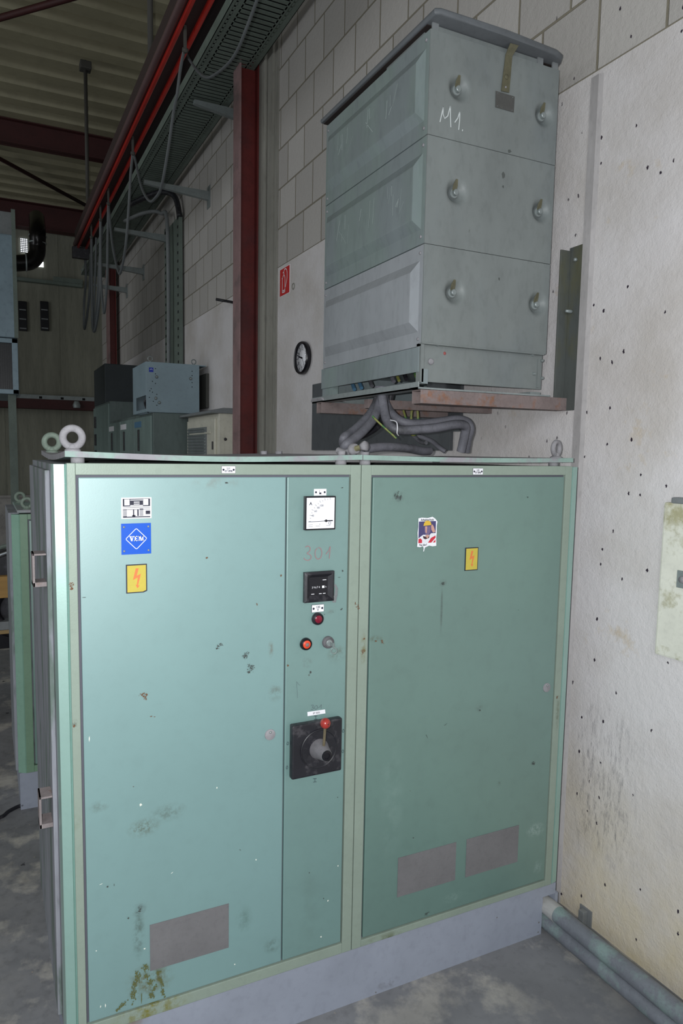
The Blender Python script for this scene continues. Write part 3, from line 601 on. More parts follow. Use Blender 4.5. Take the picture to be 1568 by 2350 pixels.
xd0 = P(188, 1500, 1, 0).x; xd1 = P(653, 1500, 1, 0).x; xp0 = P(656, 1500, 1, 0).x; xp1 = P(795, 1500, 1, 0).x
zd0 = (P(784, 2166, 1, 0).z+P(213, 2341, 1, 0).z)/2; zd1 = P(500, 1095, 1, 0).z
xe0 = P(848, 1500, 1, 0).x; xe1 = P(1276, 1500, 1, 0).x; ze0 = P(1000, 2099, 1, 0).z; ze1 = P(1000, 1095, 1, 0).z
def ring(f, x0, x1, z0, z1, X0, X1, Z0, Z1, y0, y1, bv=.002):
    f.box(x0, X0, y0, y1, z0, z1, bv); f.box(X1, x1, y0, y1, z0, z1, bv); f.box(X0, X1, y0+.0003, y1, Z1, z1, bv); f.box(X0, X1, y0+.0003, y1, z0, Z0, bv)
def chamf(f, x, sgn, z0, z1):
    # groove, 45 degree face, back
    f.prism([(x-.0*sgn, .004, z0), (x+.004*sgn, .008, z0), (x+.006*sgn, .002, z0), (x+.030*sgn, .006, z0), (x+.033*sgn, .03, z0), (x+.033*sgn, .06, z0), (x, .06, z0)], (0, 0, z1-z0))
def chips(f, items):
    for i, (px, py, a, b, mi, rot) in enumerate(items):
        f.mi = mi; q = P(px, py, 1, -.0006)
        if max(a, b) < .0055 or min(a, b) < .0025: f.blot((q.x, q.y, q.z), a, b, i*7+3, rot=rot); continue
        rd = random.Random(i*13+1)                   # bigger marks: broken, speckled patch
        for k in range(int(10+a*b*3.2e5)):
            u, v = rd.gauss(0, .42), rd.gauss(0, .42); c_, s_ = math.cos(rot), math.sin(rot)
            f.blot((q.x+(u*a*c_-v*b*s_)*1.5, q.y-.00002*k, q.z+(u*a*s_+v*b*c_)*1.5), rd.uniform(.0008, .0028), rd.uniform(.0006, .0016) if mi != 4 else rd.uniform(.001, .004), k, rot=rot+rd.uniform(-.5, .5) if mi != 4 else rd.uniform(-.4, .4))
# ---- unit 1
t1 = thing('switchgear_cabinet', (W1/2, D/2, B), 'large green switchgear cabinet with blue badge, dials and rotary switch', 'cabinet', 'big green switchgear cabinets')
f = MB(); ring(f, 0, W1-.0015, B, T, xd0-.0065, xp1+.005, zd0-.006, zd1+.006, 0, .03)
chips(f, [(163, 1343, .005, .007, 1, 0), (165, 1351, .004, .004, 1, .4), (170, 1666, .003, .004, 0+1, 0), (822, 1395, .003, .012, 1, .3), (816, 1385, .002, .006, 1, 0)])
f.build('frame', [m_frame, m_chipr], t1)
f = MB(); chamf(f, 0, -1, B, T-.003); f.build('corner_post', m_chamf, t1)
f = MB(); f.box(XL, -.001, .06, D, B, T-.003); f.box(-.001, W1-.002, .04, D, B, B+.01); f.box(-.001, W1-.002, D-.01, D, B+.01, T-.003); f.box(W1-.012, W1-.002, .04, D-.01, B+.01, T-.003); f.box(-.001, W1-.012, .04, D-.01, T-.01, T-.003)
f.build('housing', m_side, t1)
f = MB(); f.box(.0, W1-.002, .012, .034, B+.01, T-.01); f.build('gasket', m_gap, t1)
f = MB(); f.box(XL-.012, XL, .085, D-.02, B+.02, T-.02, .003); sp1 = f.build('side_panel', m_side, t1)
m_handle = mat('dusty handle', rgb(138, 128, 128), .8, var=.3, vscale=30, col2=rgb(124, 92, 72), c2scale=22, c2lo=.58, c2hi=.72)
for pz, pyy in ((P(88, 1305, 0, XL-.03), 0), (P(103, 1853, 0, XL-.03), 1)):
    hl = .11
    f = MB(); yy = pz.y; x0 = XL-.012
    f.box(x0-.034, x0-.028, yy-.03, yy+.03, pz.z-hl*.4, pz.z+hl*.4, .001); f.box(x0-.034, x0, yy-.03, yy+.03, pz.z-hl*.4, pz.z-hl*.4+.012, .001)
    f.box(x0-.034, x0, yy-.03, yy+.03, pz.z+hl*.4-.005, pz.z+hl*.4, .001); f.build('handle', m_handle, sp1)
f = MB(); f.box(xd0, xd1, .001, .0118, zd0, zd1, .003)
rd = random.Random(5)
chips(f, [(565, 1503, .008, .006, 1, .5), (563, 1508, .005, .007, 1, 1), (575, 1528, .009, .006, 1, -.4), (577, 1537, .007, .006, 1, .6), (572, 1543, .005, .004, 1, 0), (503, 1482, .009, .004, 1, .6), (498, 1488, .005, .003, 1, .3), (328, 1593, .009, .003, 2, 0), (332, 1599, .004, .007, 2, .3), (337, 1594, .003, .003, 2, 0),
          (347, 1644, .004, .0015, 2, 0), (355, 1645, .003, .001, 2, 0), (475, 1280, .004, .003, 2, 0), (590, 1387, .002, .005, 2, .3), (645, 1321, .003, .004, 2, 0), (193, 1371, .006, .001, 1, 0), (323, 1847, .004, .004, 3, 0), (498, 1808, .002, .003, 3, 0), (205, 1696, .0015, .008, 3, 0), (232, 2029, .005, .001, 3, .2), (395, 2003, .004, .001, 3, .6), (588, 1973, .002, .003, 3, 0),
          (221, 2182, .002, .002, 3, 0), (332, 2177, .003, .003, 3, 0), (231, 2310, .0015, .004, 3, 0), (242, 2308, .0015, .006, 3, 0), (539, 2213, .002, .003, 3, 0), (320, 2089, .004, .007, 1, 0), (247, 2035, .003, .003, 1, 0), (262, 2031, .001, .004, 1, 0), (295, 2107, .003, .003, 1, 0), (520, 1108, .005, .003, 1, 0)])
ml = [(316, 2240, .006, .014, 4, .3), (309, 2262, .006, .018, 4, -.15), (306, 2282, .007, .014, 4, 0), (333, 2222, .005, .012, 4, .2), (337, 2240, .004, .012, 4, .5), (345, 2255, .009, .006, 4, 1.0), (353, 2275, .005, .014, 4, -.4), (347, 2284, .007, .006, 4, 0), (368, 2250, .004, .016, 4, .35), (374, 2275, .003, .014, 4, .15), (282, 2305, .012, .004, 4, .5), (272, 2316, .008, .003, 4, .4), (325, 2290, .0015, .02, 4, 0), (362, 2232, .006, .004, 4, 0), (378, 2288, .004, .003, 4, .4)]
chips(f, ml)
dr1 = f.build('door', [m_door1, m_chipd, m_chipr, m_chipw, m_chipo], t1)
def vent(q4, par, nm='vent'):
    a = [P(x, y, 1, -.0004) for x, y in q4]; x0 = (a[0].x+a[3].x)/2; x1 = (a[1].x+a[2].x)/2; z1 = (a[0].z+a[1].z)/2; z0 = (a[2].z+a[3].z)/2
    f = MB(); f.box(x0, x1, -.0008, .004, z0, z1); return f.build(nm, m_vent, par), (x0, x1, z0, z1)
vent(((344, 2121), (525, 2076), (525, 2177), (345, 2226)), dr1)
q = P(620, 1686, 1, 0); f = MB(); f.lathe((q.x, .001, q.z), (0, -1, 0), [(.0165, 0), (.016, .003), (.012, .0042), (0, .0045)], 28); lk = f.build('lock', m_dust, dr1, sm=True)
f = MB(); f.lathe((q.x, -.0035, q.z+.008), (0, -1, 0), [(.004, 0), (.003, .002), (0, .003)], 12); f.build('lock_pin', m_zinc, lk)
# rating plate
def rectY(x0, y0, x1, y1, yv=-.0005):
    a = P(x0, y0, 1, yv); b = P(x1, y1, 1, yv); return a.x, b.x, b.z, a.z
x0, x1, z0, z1 = rectY(278, 1142, 348, 1189); f = MB(); f.box(x0, x1, -.0012, .001, z0, z1, .0003); f.mi = 1; wv, hv = x1-x0, z1-z0
def rr(u0, v0, u1, v1, yv=-.0018): f.quad((x0+u0*wv, yv, z0+v0*hv), (x0+u1*wv, yv, z0+v0*hv), (x0+u1*wv, yv, z0+v1*hv), (x0+u0*wv, yv, z0+v1*hv))
rr(.05, .58, .95, .94); rr(.05, .05, .95, .1)
for k in range(6): rr(.05, .1+k*.06, .18, .13+k*.06); rr(.6, .14+k*.06, .72, .17+k*.06)
rr(.8, .2, .95, .37); rr(.38, .12, .42, .42); rr(.52, .12, .57, .42); rr(.05, .42, .95, .44); rr(.05, .5, .95, .52); rr(.35, .1, .46, .17)
f.mi = 0
for a in ((.1, .63, .27, .92), (.72, .63, .89, .92), (.29, .86, .71, .9), (.41, .67, .6, .71), (.41, .76, .6, .8), (.29, .6, .71, .64)): rr(*a, yv=-.0022)
f.build('rating_plate', [m_white, m_ink], dr1)
# blue badge
x0, x1, z0, z1 = rectY(278, 1202, 347, 1270); f = MB(); f.box(x0, x1, -.0012, .001, z0, z1, .0003); bd = f.build('blue_badge', mat('badge enamel blue', rgb(18, 86, 196), .35), dr1)
cx, cz, s = (x0+x1)/2, (z0+z1)/2, (x1-x0)
f = MB(); pts = []
for k in range(4):
    a0 = k*PI/2; r_ = .045*s; c_ = Vector((cx+math.cos(a0)*(.35*s-r_*1.2), -.0018, cz+math.sin(a0)*(.35*s-r_*1.2)))
    for j in range(6): a = a0-PI/4+j*PI/10; pts.append(c_+Vector((math.cos(a)*r_, 0, math.sin(a)*r_)))
pts.append(pts[0]); pts.append(pts[1]); f.ribbon(pts, .022*s)
def slab(u, v): return (cx+u*s, -.0018, cz+v*s)
def poly(f, L_, k=1): f._f([f.b.verts.new(Vector(slab(-.235+(a+.235)*k, b))) for a, b in L_])
h = .095; l = -.075
poly(f, [(-.235, h), (-.14, h), (-.14, h-.025), (-.155, h-.025), (-.125, l+.06), (-.145, l), (-.165, l), (-.215, h-.025), (-.235, h-.025)], .83); poly(f, [(-.125, l+.06), (-.1, h-.025), (-.115, h-.025), (-.115, h), (-.055, h), (-.055, h-.025), (-.07, h-.025), (-.115, l), (-.145, l)], .83)
for q4 in ([(-.08, l), (-.08, l+.022), (.055, l+.022), (.055, l)], [(-.075, h), (-.075, h-.022), (.055, h-.022), (.055, h)], [(-.055, l), (-.055, h), (-.015, h), (-.015, l)], [(-.02, .0), (-.02, .022), (.03, .022), (.03, 0)], [(.037, l), (.037, l+.038), (.055, l+.038), (.055, l)], [(.037, h-.034), (.037, h), (.055, h), (.055, h-.034)], [(.018, -.012), (.018, .034), (.03, .034), (.03, -.012)],
           [(.07, h), (.07, h-.022), (.13, h-.022), (.13, h)], [(.07, l), (.07, l+.022), (.125, l+.022), (.125, l)], [(.085, l), (.085, h), (.108, h), (.108, l)], [(.095, h), (.14, h), (.175, l+.05), (.15, l)], [(.165, l), (.21, h), (.22, h), (.175, l)], [(.2, l), (.2, h), (.235, h), (.235, l)], [(.185, l), (.185, l+.022), (.25, l+.022), (.25, l)], [(.2, h), (.2, h-.022), (.25, h-.022), (.25, h)]): poly(f, q4)
f.build('emblem', m_white, bd)
for u, v in ((-.41, .41), (.41, .41), (-.41, -.41), (.41, -.41)):
    f = MB(); a = slab(u, v); f.lathe((a[0], -.0012, a[2]), (0, -1, 0), [(.003, 0), (.0025, .001), (0, .0014)], 12); f.build('screw', m_zinc, bd)
m_yel = mat('warning yellow', rgb(196, 178, 72), .6, var=.08, vscale=30); m_bolt = mat('bolt orange', rgb(214, 120, 66), .6)
def bolt_sign(px4, par, cut=True):
    a = [P(x, y, 1, -.0005) for x, y in px4]; X0 = (a[0].x+a[3].x)/2; X1 = (a[1].x+a[2].x)/2; Z1 = (a[0].z+a[1].z)/2; Z0 = (a[2].z+a[3].z)/2; w_, h_ = X1-X0, Z1-Z0
    def S(u, v, y): return (X0+u*w_, y, Z0+v*h_)
    f = MB(); ol = [(0, 0), (.82, 0), (1, .05), (1, 1), (0, 1)] if cut else [(0, 0), (1, 0), (1, 1), (0, 1)]
    f.prism([S(u, v, -.0012) for u, v in ol], (0, .002, 0)); o = f.build('warning_label', m_ink, par)
    f = MB(); f.prism([S(.05+.9*u, .035+.93*v, -.0016) for u, v in ol], (0, .0006, 0)); f.build('yellow_field', m_yel, o)
    f = MB()
    f.prism([S(u, v, -.002) for u, v in [(.46, .86), (.6, .86), (.5, .6), (.7, .66), (.56, .26), (.64, .26), (.53, .16), (.44, .29), (.5, .28), (.55, .54), (.32, .46)]], (0, .0004, 0)); f.build('lightning_bolt', m_bolt, o)
bolt_sign([(289, 1296), (337, 1294), (338, 1359), (290, 1362)], dr1)
# tiny number plate on top rail
def numplate(x0p, y0p, x1p, y1p, l1, l2, par, nm='number_plate', sz=None):
    x0, x1, z0, z1 = rectY(x0p, y0p, x1p, y1p); f = MB(); f.box(x0, x1, -.0014, .001, z0, z1, .0003); f.mi = 1; h = z1-z0; cx = (x0+x1)/2
    e = .0006; f.box(x0-e, x1+e, -.001, .001, z0-e, z1+e)
    yv = -.0019
    if l1: f.text(l1, h*.42, (cx, yv, z0+h*.68), bold=.0002)
    if l2: f.text(l2, h*.42, (cx, yv, z0+h*.3), bold=.0002)
    for x in (x0+h*.25, x1-h*.25): f.lathe((x, -.0014, (z0+z1)/2), (0, -1, 0), [(h*.16, 0), (h*.14, .001), (0, .0012)], 10)
    return f.build(nm, [m_white, m_ink], par)
numplate(509, 1070, 540, 1086, 'U1', '07 898', t1)
# ---- narrow instrument panel
f = MB(); f.box(xp0, xp1, .001, .0118, zd0, zd1, .003)
chips(f, [(786, 1119, .004, .0015, 1, .3), (745, 1410, .002, .001, 1, 0), (784, 1398, .005, .002, 1, .5), (765, 1405, .001, .001, 1, 0), (787, 1310, .003, .004, 1, .4), (779, 1325, .006, .001, 1, 0), (661, 1527, .004, .004, 2, 0), (775, 1830, .002, .002, 1, 0), (776, 1987, .002, .003, 3, 0), (737, 2150, .003, .003, 3, 0), (710, 2003, .002, .002, 1, 0), (743, 2062, .002, .002, 1, 0), (753, 2067, .003, .003, 3, 0), (713, 1543, .004, .005, 1, 0)])
pn = f.build('instrument_panel', [m_panel, m_chipd, m_chipr, m_chipw], t1)
# handwriting
def strokes(name, L_, wd, m, par, yv=-.0006):
    f = MB()
    for pl in L_: f.ribbon(smooth([P(x, y, 1, yv) for x, y in pl], 4) if len(pl) > 2 else [P(x, y, 1, yv) for x, y in pl], wd)
    return f.build(name, m, par)
m_chalk = mat('red crayon', rgb(150, 112, 116), .8); m_pen = mat('grey pen', rgb(84, 92, 100), .8)
strokes('red_number', [[(701, 1256), (707, 1253), (712, 1257), (711, 1265), (705, 1270), (713, 1274), (714, 1281), (708, 1286), (700, 1284), (698, 1280)], [(729, 1258), (724, 1264), (724, 1276), (729, 1283), (736, 1280), (739, 1270), (737, 1260), (731, 1256)], [(748, 1272), (755, 1263), (758, 1254), (757, 1270), (756, 1282)]], .0022, m_chalk, pn)
strokes('pen_number', [[(714, 1619), (719, 1618), (719, 1621), (717, 1623), (720, 1625), (718, 1628), (714, 1628)], [(724, 1620), (722, 1625), (725, 1628), (729, 1625), (728, 1620), (725, 1619)], [(731, 1625), (735, 1621), (738, 1617), (737, 1627)]], .0012, m_pen, pn)
strokes('pen_scratch', [[(681, 1565), (682, 1580), (683, 1602)], [(681, 1564), (685, 1570), (689, 1573)]], .0007, m_pen, pn)
for x, y in ((725, 1647), (723, 1791)):
    strokes('position_mark', [[(x-4, y-3.5), (x+4, y-4)], [(x, y-3.5), (x, y+3.5)], [(x-4, y+4), (x+4, y+3)]], .0012, m_ink, pn)
for x, y in ((660.5, 1706), (659, 1761), (788, 1677), (787, 1724)):
    strokes('zero_mark', [[(x-1.8, y), (x, y-3.5), (x+1.8, y-1), (x+1.2, y+3), (x-1.5, y+3.5), (x-1.8, y)]], .0011, m_ink, pn)
# ammeter
x0, x1, z0, z1 = rectY(701, 1139, 770, 1215, -.012); f = MB(); f.box(x0, x1, -.012, .002, z0, z1, .002); am = f.build('ammeter', m_blackc, pn)
i_ = .0045; f = MB(); f.box(x0+i_, x1-i_, -.0132, -.011, z0+i_, z1-i_, .0006); f.build('dial_face', m_white, am)
f = MB(); wv, hv = x1-x0, z1-z0; yv = -.0138
def A(u, v): return (x0+u*wv, yv, z0+v*hv)
f.text('A', .013, A(.17, .78), bold=.0002)
for k in range(13):
    a = PI-k*PI/24; R0, R1 = .62, .66 if k % 2 else .69
    f.ribbon([A(.8+R0*math.cos(a), .27+R0*math.sin(a)), A(.8+R1*math.cos(a), .27+R1*math.sin(a))], .0008)
for tx, u, v in (('40', .24, .43), ('60', .33, .56), ('80', .42, .66), ('100', .52, .72)): f.text(tx, .0085, A(u, v))
f.ribbon([A(.1, .25), A(.9, .27)], .0014); f.ribbon([A(.62, .265), A(.9, .27)], .003)
f.text('a', .006, A(.47, .18)); f.torus(A(.8, .2), (0, 1, 0), .004, .0005, 16, 4)
for u, v in ((.1, .16), (.1, .11), (.34, .12), (.68, .13)): f.ribbon([A(u, v), A(u+.14, v)], .0007)
f.build('scale_and_needle', m_ink, am)
f = MB(); q = A(.68, .27); f.lathe((q[0], -.0132, q[2]), (0, -1, 0), [(.004, 0), (.0035, .002), (0, .0025)], 16); f.build('zero_screw', m_blackc, am)
x0, x1, z0, z1 = rectY(721, 1122, 749, 1137); f = MB(); f.box(x0, x1, -.0014, .001, z0, z1, .0003); f.mi = 1; c_ = (x0+x1)/2; h = z1-z0
f.ribbon([(c_-.003, -.0019, z0+h*.8), (c_-.003, -.0019, z0+h*.2)], .0008); f.quad((c_-.003, -.0019, z0+h*.2), (c_+.003, -.0019, z0+h*.2), (c_+.003, -.0019, z0+h*.45), (c_-.003, -.0019, z0+h*.45))
for x in (x0+h*.3, x1-h*.3): f.lathe((x, -.0014, (z0+z1)/2), (0, -1, 0), [(h*.16, 0), (h*.14, .001), (0, .0012)], 10)
f.build('diagram_plate', [m_white, m_ink], pn)
# hour counter
x0, x1, z0, z1 = rectY(699, 1314, 766, 1378, -.008); f = MB(); cx, cz = (x0+x1)/2, (z0+z1)/2; hw, hh = (x1-x0)/2, (z1-z0)/2
def rect(w_, h_, y): return [(cx-w_, y, cz-h_), (cx+w_, y, cz-h_), (cx+w_, y, cz+h_), (cx-w_, y, cz+h_)]
f.loft([rect(hw, hh, .002), rect(hw, hh, -.010), rect(hw*.86, hh*.84, -.014), rect(hw*.62, hh*.62, -.004), rect(0.001, .001, -.004)], smooth=False); hc = f.build('hour_counter', m_black, pn)
f = MB(); f.box(cx-hw*.6, cx+hw*.6, -.0045, -.0035, cz-hh*.6, cz+hh*.6); f.build('counter_window', m_blackc, hc)
f = MB(); yv = -.0052
f.text('3 9 6 7 4', .0085, (cx-hw*.2, yv, cz-hh*.05), xs=.85); f.quad((cx+hw*.22, yv, cz-hh*.12), (cx+hw*.38, yv, cz-hh*.12), (cx+hw*.38, yv, cz+hh*.04), (cx+hw*.22, yv, cz+hh*.04)); f.text('h', .007, (cx+hw*.48, yv, cz-hh*.05))
for u, v, l_ in ((-.5, -.48, .2), (.02, -.48, .18), (.28, -.48, .18), (.25, .42, .25)): f.ribbon([(cx+u*hw, yv, cz+v*hh), (cx+(u+l_)*hw, yv, cz+v*hh)], .0018)
f.build('digits', m_white, hc)
a = P(768, 1350, 1, -.006); f = MB(); f.loft([[(a.x-.004, -.008, a.z+.012), (a.x+.004, -.006, a.z+.012)], [(a.x+.0, -.012, a.z-.0), (a.x+.009, -.01, a.z)], [(a.x-.004, -.012, a.z-.02), (a.x+.008, -.01, a.z-.02)], [(a.x-.007, -.006, a.z-.042), (a.x+.006, -.004, a.z-.044)]], closed=False, cap=False)
f.build('torn_tape', m_grey, hc)
numplate(716, 1389, 743, 1403, '120', 'V', pn, 'voltage_plate')
m_lampred = mat('dark red lens', rgb(120, 22, 44), .25); m_lampor = mat('orange button', rgb(214, 70, 40), .4)
def button(px, py, r, mring, mcap, name, cap, capr=.62):
    q = P(px, py, 1, -.008); f = MB(); f.lathe((q.x, .001, q.z), (0, -1, 0), [(r, 0), (r, .005), (r*.93, .010), (r*.78, .012), (r*.7, .009), (0, .009)], 36); o = f.build(name, mring, pn, sm=True)
    if mcap: f = MB(); f.lathe((q.x, -.0075, q.z), (0, -1, 0), [(r*capr, 0), (r*capr, .003), (r*capr*.6, .0055), (0, .006)], 32); f.build(cap, mcap, o, sm=True)
    return o, q
button(731, 1421, .0185, m_black, m_lampred, 'signal_lamp', 'lens')
o, q = button(704, 1479, .0185, m_blackc, m_lampor, 'push_button', 'button_cap', .66)
f = MB(); f.lathe((q.x, -.0132, q.z), (0, -1, 0), [(.006, 0), (.005, .0006), (0, .0007)], 20); f.build('button_centre', m_rust, o)
o, q = button(755, 1475, .0185, m_dustd, None, 'key_switch', '')
f = MB(); f.lathe((q.x, -.008, q.z), (0, -1, 0), [(.010, 0), (.010, .004), (.008, .006), (0, .006)], 24); f.build('lock_barrel', m_zinc, o, sm=True)
f = MB(); f.box(q.x-.0008, q.x+.0008, -.034, -.012, q.z-.005, q.z+.004); f.box(q.x-.001, q.x+.001, -.042, -.032, q.z-.009, q.z+.007, .0004); f.torus((q.x+.003, -.037, q.z-.017), (.3, 1, 0), .009, .0009, 20, 6); f.build('key', m_zinc, o)
# rotary main switch
x0, x1, z0, z1 = rectY(669, 1656, 785, 1778, -.022)
a0, a1, a2, a3 = P(670, 1667, 1, -.022), P(785, 1648, 1, -.022), P(785, 1770, 1, -.022), P(672, 1788, 1, -.022); x0 = (a0.x+a3.x)/2; x1 = (a1.x+a2.x)/2; z1 = (a0.z+a1.z)/2; z0 = (a2.z+a3.z)/2
x1 -= .0
f = MB(); f.box(x0, x1, -.022, .001, z0, z1, .005); rs = f.build('rotary_switch', m_black, pn)
cx, cz = (x0+x1)/2+.004, (z0+z1)/2; R_ = (x1-x0)*.365
f = MB(); f.lathe((cx, -.0215, cz), (0, -1, 0), [(R_, 0), (R_, .004), (R_*.97, .0055), (R_*.93, .003), (0, .002)], 48); f.build('turning_disc', m_black, rs, sm=True)
f = MB(); f.lathe((cx, -.024, cz), (0, -1, 0), [(R_*.52, 0), (R_*.5, .006), (R_*.46, .008), (R_*.3, .05), (R_*.27, .052), (R_*.2, .052), (R_*.2, .045), (0, .045)], 36); f.build('hub', m_dustd, rs, sm=True)
f = MB(); f.lathe((cx, -.0755, cz), (0, -1, 0), [(R_*.27, 0), (R_*.25, .003), (R_*.15, .0035), (R_*.13, .001), (0, .001)], 24); f.build('hub_cap', m_blackc, rs, sm=True)
bq = P(747, 1660, 1, -.085)
f = MB(); f.tube([(cx+.002, -.05, cz+.012), bq], .0042, 12, False); f.build('lever', mat('brass rod', rgb(136, 124, 100), .5, .4, var=.3, vscale=30), rs, sm=True)
f = MB(); bmesh.ops.create_uvsphere(f.b, u_segments=24, v_segments=16, radius=.0155, matrix=Matrix.Translation(bq)); f.build('ball_knob', mat('worn red ball', rgb(156, 50, 44), .3, col2=rgb(70, 40, 36), c2scale=70, c2lo=.55, c2hi=.62), rs, sm=True)
a = [P(x, y, 1, -.0006) for x, y in ((705.5, 1634), (746, 1628), (747, 1637), (706, 1643.5))]
f = MB(); f.prism(a, (0, -.0004, 0)); f.mi = 1; c_ = sum(a, Vector())/4; dr_ = (a[1]-a[0]).normalized(); f.text('Bs 800', .0085, c_+Vector((0, -.0008, 0)), dr_, dr_.cross(Vector((0, 1, 0)))*-1)
f.build('tape_label', [m_white, m_ink], pn)

# ---- unit 2
t2 = thing('switchgear_cabinet', ((W1+W2)/2, D/2, B), 'large green switchgear cabinet with torn sticker, standing nearest the wall', 'cabinet', 'big green switchgear cabinets')
f = MB(); ring(f, W1+.0015, W2, B, T, xe0-.006, xe1+.005, ze0-.006, ze1+.006, 0, .03)
chips(f, [(833, 1495, .006, .006, 1, 0), (836, 1466, .004, .003, 1, 0), (1279, 1600, .003, .006, 1, 0)])
f.build('frame', [m_frame, m_chipr], t2)
f = MB(); chamf(f, W2, 1, B, T-.003); f.build('corner_post', m_chamf, t2)
f = MB(); f.box(W2+.001, XRR, .06, D, B, T-.003); f.box(W1+.002, W2+.001, .04, D, B, B+.01); f.box(W1+.002, W2+.001, D-.01, D, B+.01, T-.003); f.box(W1+.002, W1+.012, .04, D-.01, B+.01, T-.003); f.box(W1+.012, W2+.001, .04, D-.01, T-.01, T-.003)
f.build('housing', m_side, t2)
f = MB(); f.box(W1+.002, W2, .012, .034, B+.01, T-.01); f.build('gasket', m_gap, t2)
f = MB(); f.box(xe0, xe1, .001, .0118, ze0, ze1, .003)
chips(f, [(912, 1138, .012, .003, 1, 1.2), (920, 1142, .010, .002, 1, 1.4), (907, 1136, .006, .002, 1, 1.1), (1017, 1340, .003, .006, 1, 0), (1212, 1141, .003, .003, 1, .5), (1001, 1289, .001, .001, 1, 0), (863, 1471, .005, .003, 2, 0), (877, 1471, .003, .006, 2, .3), (1225, 1752, .006, .004, 1, 0), (949, 1923, .003, .002, 1, 0), (953, 2020, .003, .003, 3, 0), (977, 2013, .003, .003, 3, 0), (985, 1848, .001, .001, 1, 0), (978, 2098, .008, .004, 1, .3), (980, 1690, .001, .01, 1, .5), (1102, 1630, .003, .004, 1, 0), (1023, 1663, .008, .0008, 1, .5), (1190, 1400, .001, .002, 1, 0)])
dr2 = f.build('door', [m_door2, m_chipd, m_chipr, m_chipw], t2)
vent(((914, 1968), (1048, 1934), (1044, 2021), (912, 2058)), dr2); vent(((1072, 1925), (1191, 1895), (1188, 1978), (1068, 2013)), dr2)
q = P(1255, 1578, 1, 0); f = MB(); f.lathe((q.x, .001, q.z), (0, -1, 0), [(.0165, 0), (.016, .003), (.012, .0042), (0, .0045)], 28); lk = f.build('lock', m_dust, dr2, sm=True)
f = MB(); f.lathe((q.x, -.0035, q.z+.008), (0, -1, 0), [(.004, 0), (.003, .002), (0, .003)], 12); f.build('lock_pin', m_zinc, lk)
bolt_sign([(1068, 1257), (1098, 1256), (1096.5, 1308), (1067.5, 1310)], dr2, False)
numplate(1086, 1075, 1108, 1089, 'U2', '07 898', t2)
# torn sticker
a = [P(x, y, 1, -.0005) for x, y in ((959, 1187), (1002, 1188), (1003, 1254), (958, 1256))]
X0 = (a[0].x+a[3].x)/2; X1 = (a[1].x+a[2].x)/2; Z1 = (a[0].z+a[1].z)/2; Z0 = (a[2].z+a[3].z)/2; w_, h_ = X1-X0, Z1-Z0
def S(u, v, y=-.0012): return (X0+u*w_, y, Z0+v*h_)
def pg(f, L_, y): f.prism([S(u, v, y) for u, v in L_], (0, .00015, 0))
f = MB(); pg(f, [(0, .02), (.15, .0), (.3, .03), (.34, -.05), (.32, -.15), (.36, -.15), (.4, -.02), (.62, .04), (.8, .01), (1, .02), (.98, .3), (1, .45), (.99, .7), (1.02, .85), (.9, .95), (.75, 1.02), (.5, .98), (.2, 1.0), (.02, .98), (.03, .7), (0, .5), (.02, .3)], -.0009)
stk = f.build('torn_sticker', m_white, dr2)
cols = {'bg': rgb(70, 66, 110), 'hat': rgb(214, 176, 60), 'skin': rgb(196, 150, 136), 'face': rgb(110, 96, 130), 'white': rgb(222, 222, 228), 'red': rgb(196, 44, 62), 'dark': rgb(66, 44, 52)}
mm = [mat('sticker '+k, c, .5) for k, c in cols.items()]; ki = list(cols)
f = MB()
def col_(k): f.mi = ki.index(k)
col_('bg'); pg(f, [(.05, .14), (.94, .14), (.94, .87), (.05, .87)], -.0012)
col_('white'); pg(f, [(.05, .3), (.2, .38), (.3, .42), (.62, .4), (.7, .46), (.94, .46), (.94, .14), (.05, .14)], -.0014)
col_('red'); pg(f, [(.05, .14), (.24, .14), (.24, .24), (.16, .3), (.05, .28)], -.0016); pg(f, [(.55, .14), (.72, .14), (.94, .3), (.94, .38), (.7, .3)], -.0016); pg(f, [(.8, .14), (.94, .14), (.94, .24)], -.0016)
col_('face'); pg(f, [(.34, .7), (.66, .7), (.66, .52), (.58, .42), (.5, .38), (.42, .42), (.35, .52)], -.0017)
col_('skin'); pg(f, [(.38, .7), (.48, .7), (.46, .46), (.4, .5)], -.0019); pg(f, [(.68, .72), (.76, .76), (.84, .66), (.92, .5), (.8, .48), (.7, .58)], -.0019); pg(f, [(.38, .38), (.52, .28), (.6, .38), (.5, .42)], -.0019)
col_('dark'); pg(f, [(.28, .38), (.46, .34), (.62, .4), (.6, .3), (.4, .26), (.3, .3)], -.0018)
col_('hat'); pg(f, [(.28, .72), (.7, .74), (.66, .84), (.56, .89), (.4, .89), (.32, .82)], -.002)
f.build('picture', mm, stk)
f = MB(); f.text('Arbeitsschutz', h_*.115, S(.48, .92, -.0015), bold=.0002, xs=.82); f.text('Na klar!', h_*.105, S(.3, .075, -.0015), bold=.0002, xs=.9); f.build('wording', m_ink, stk)

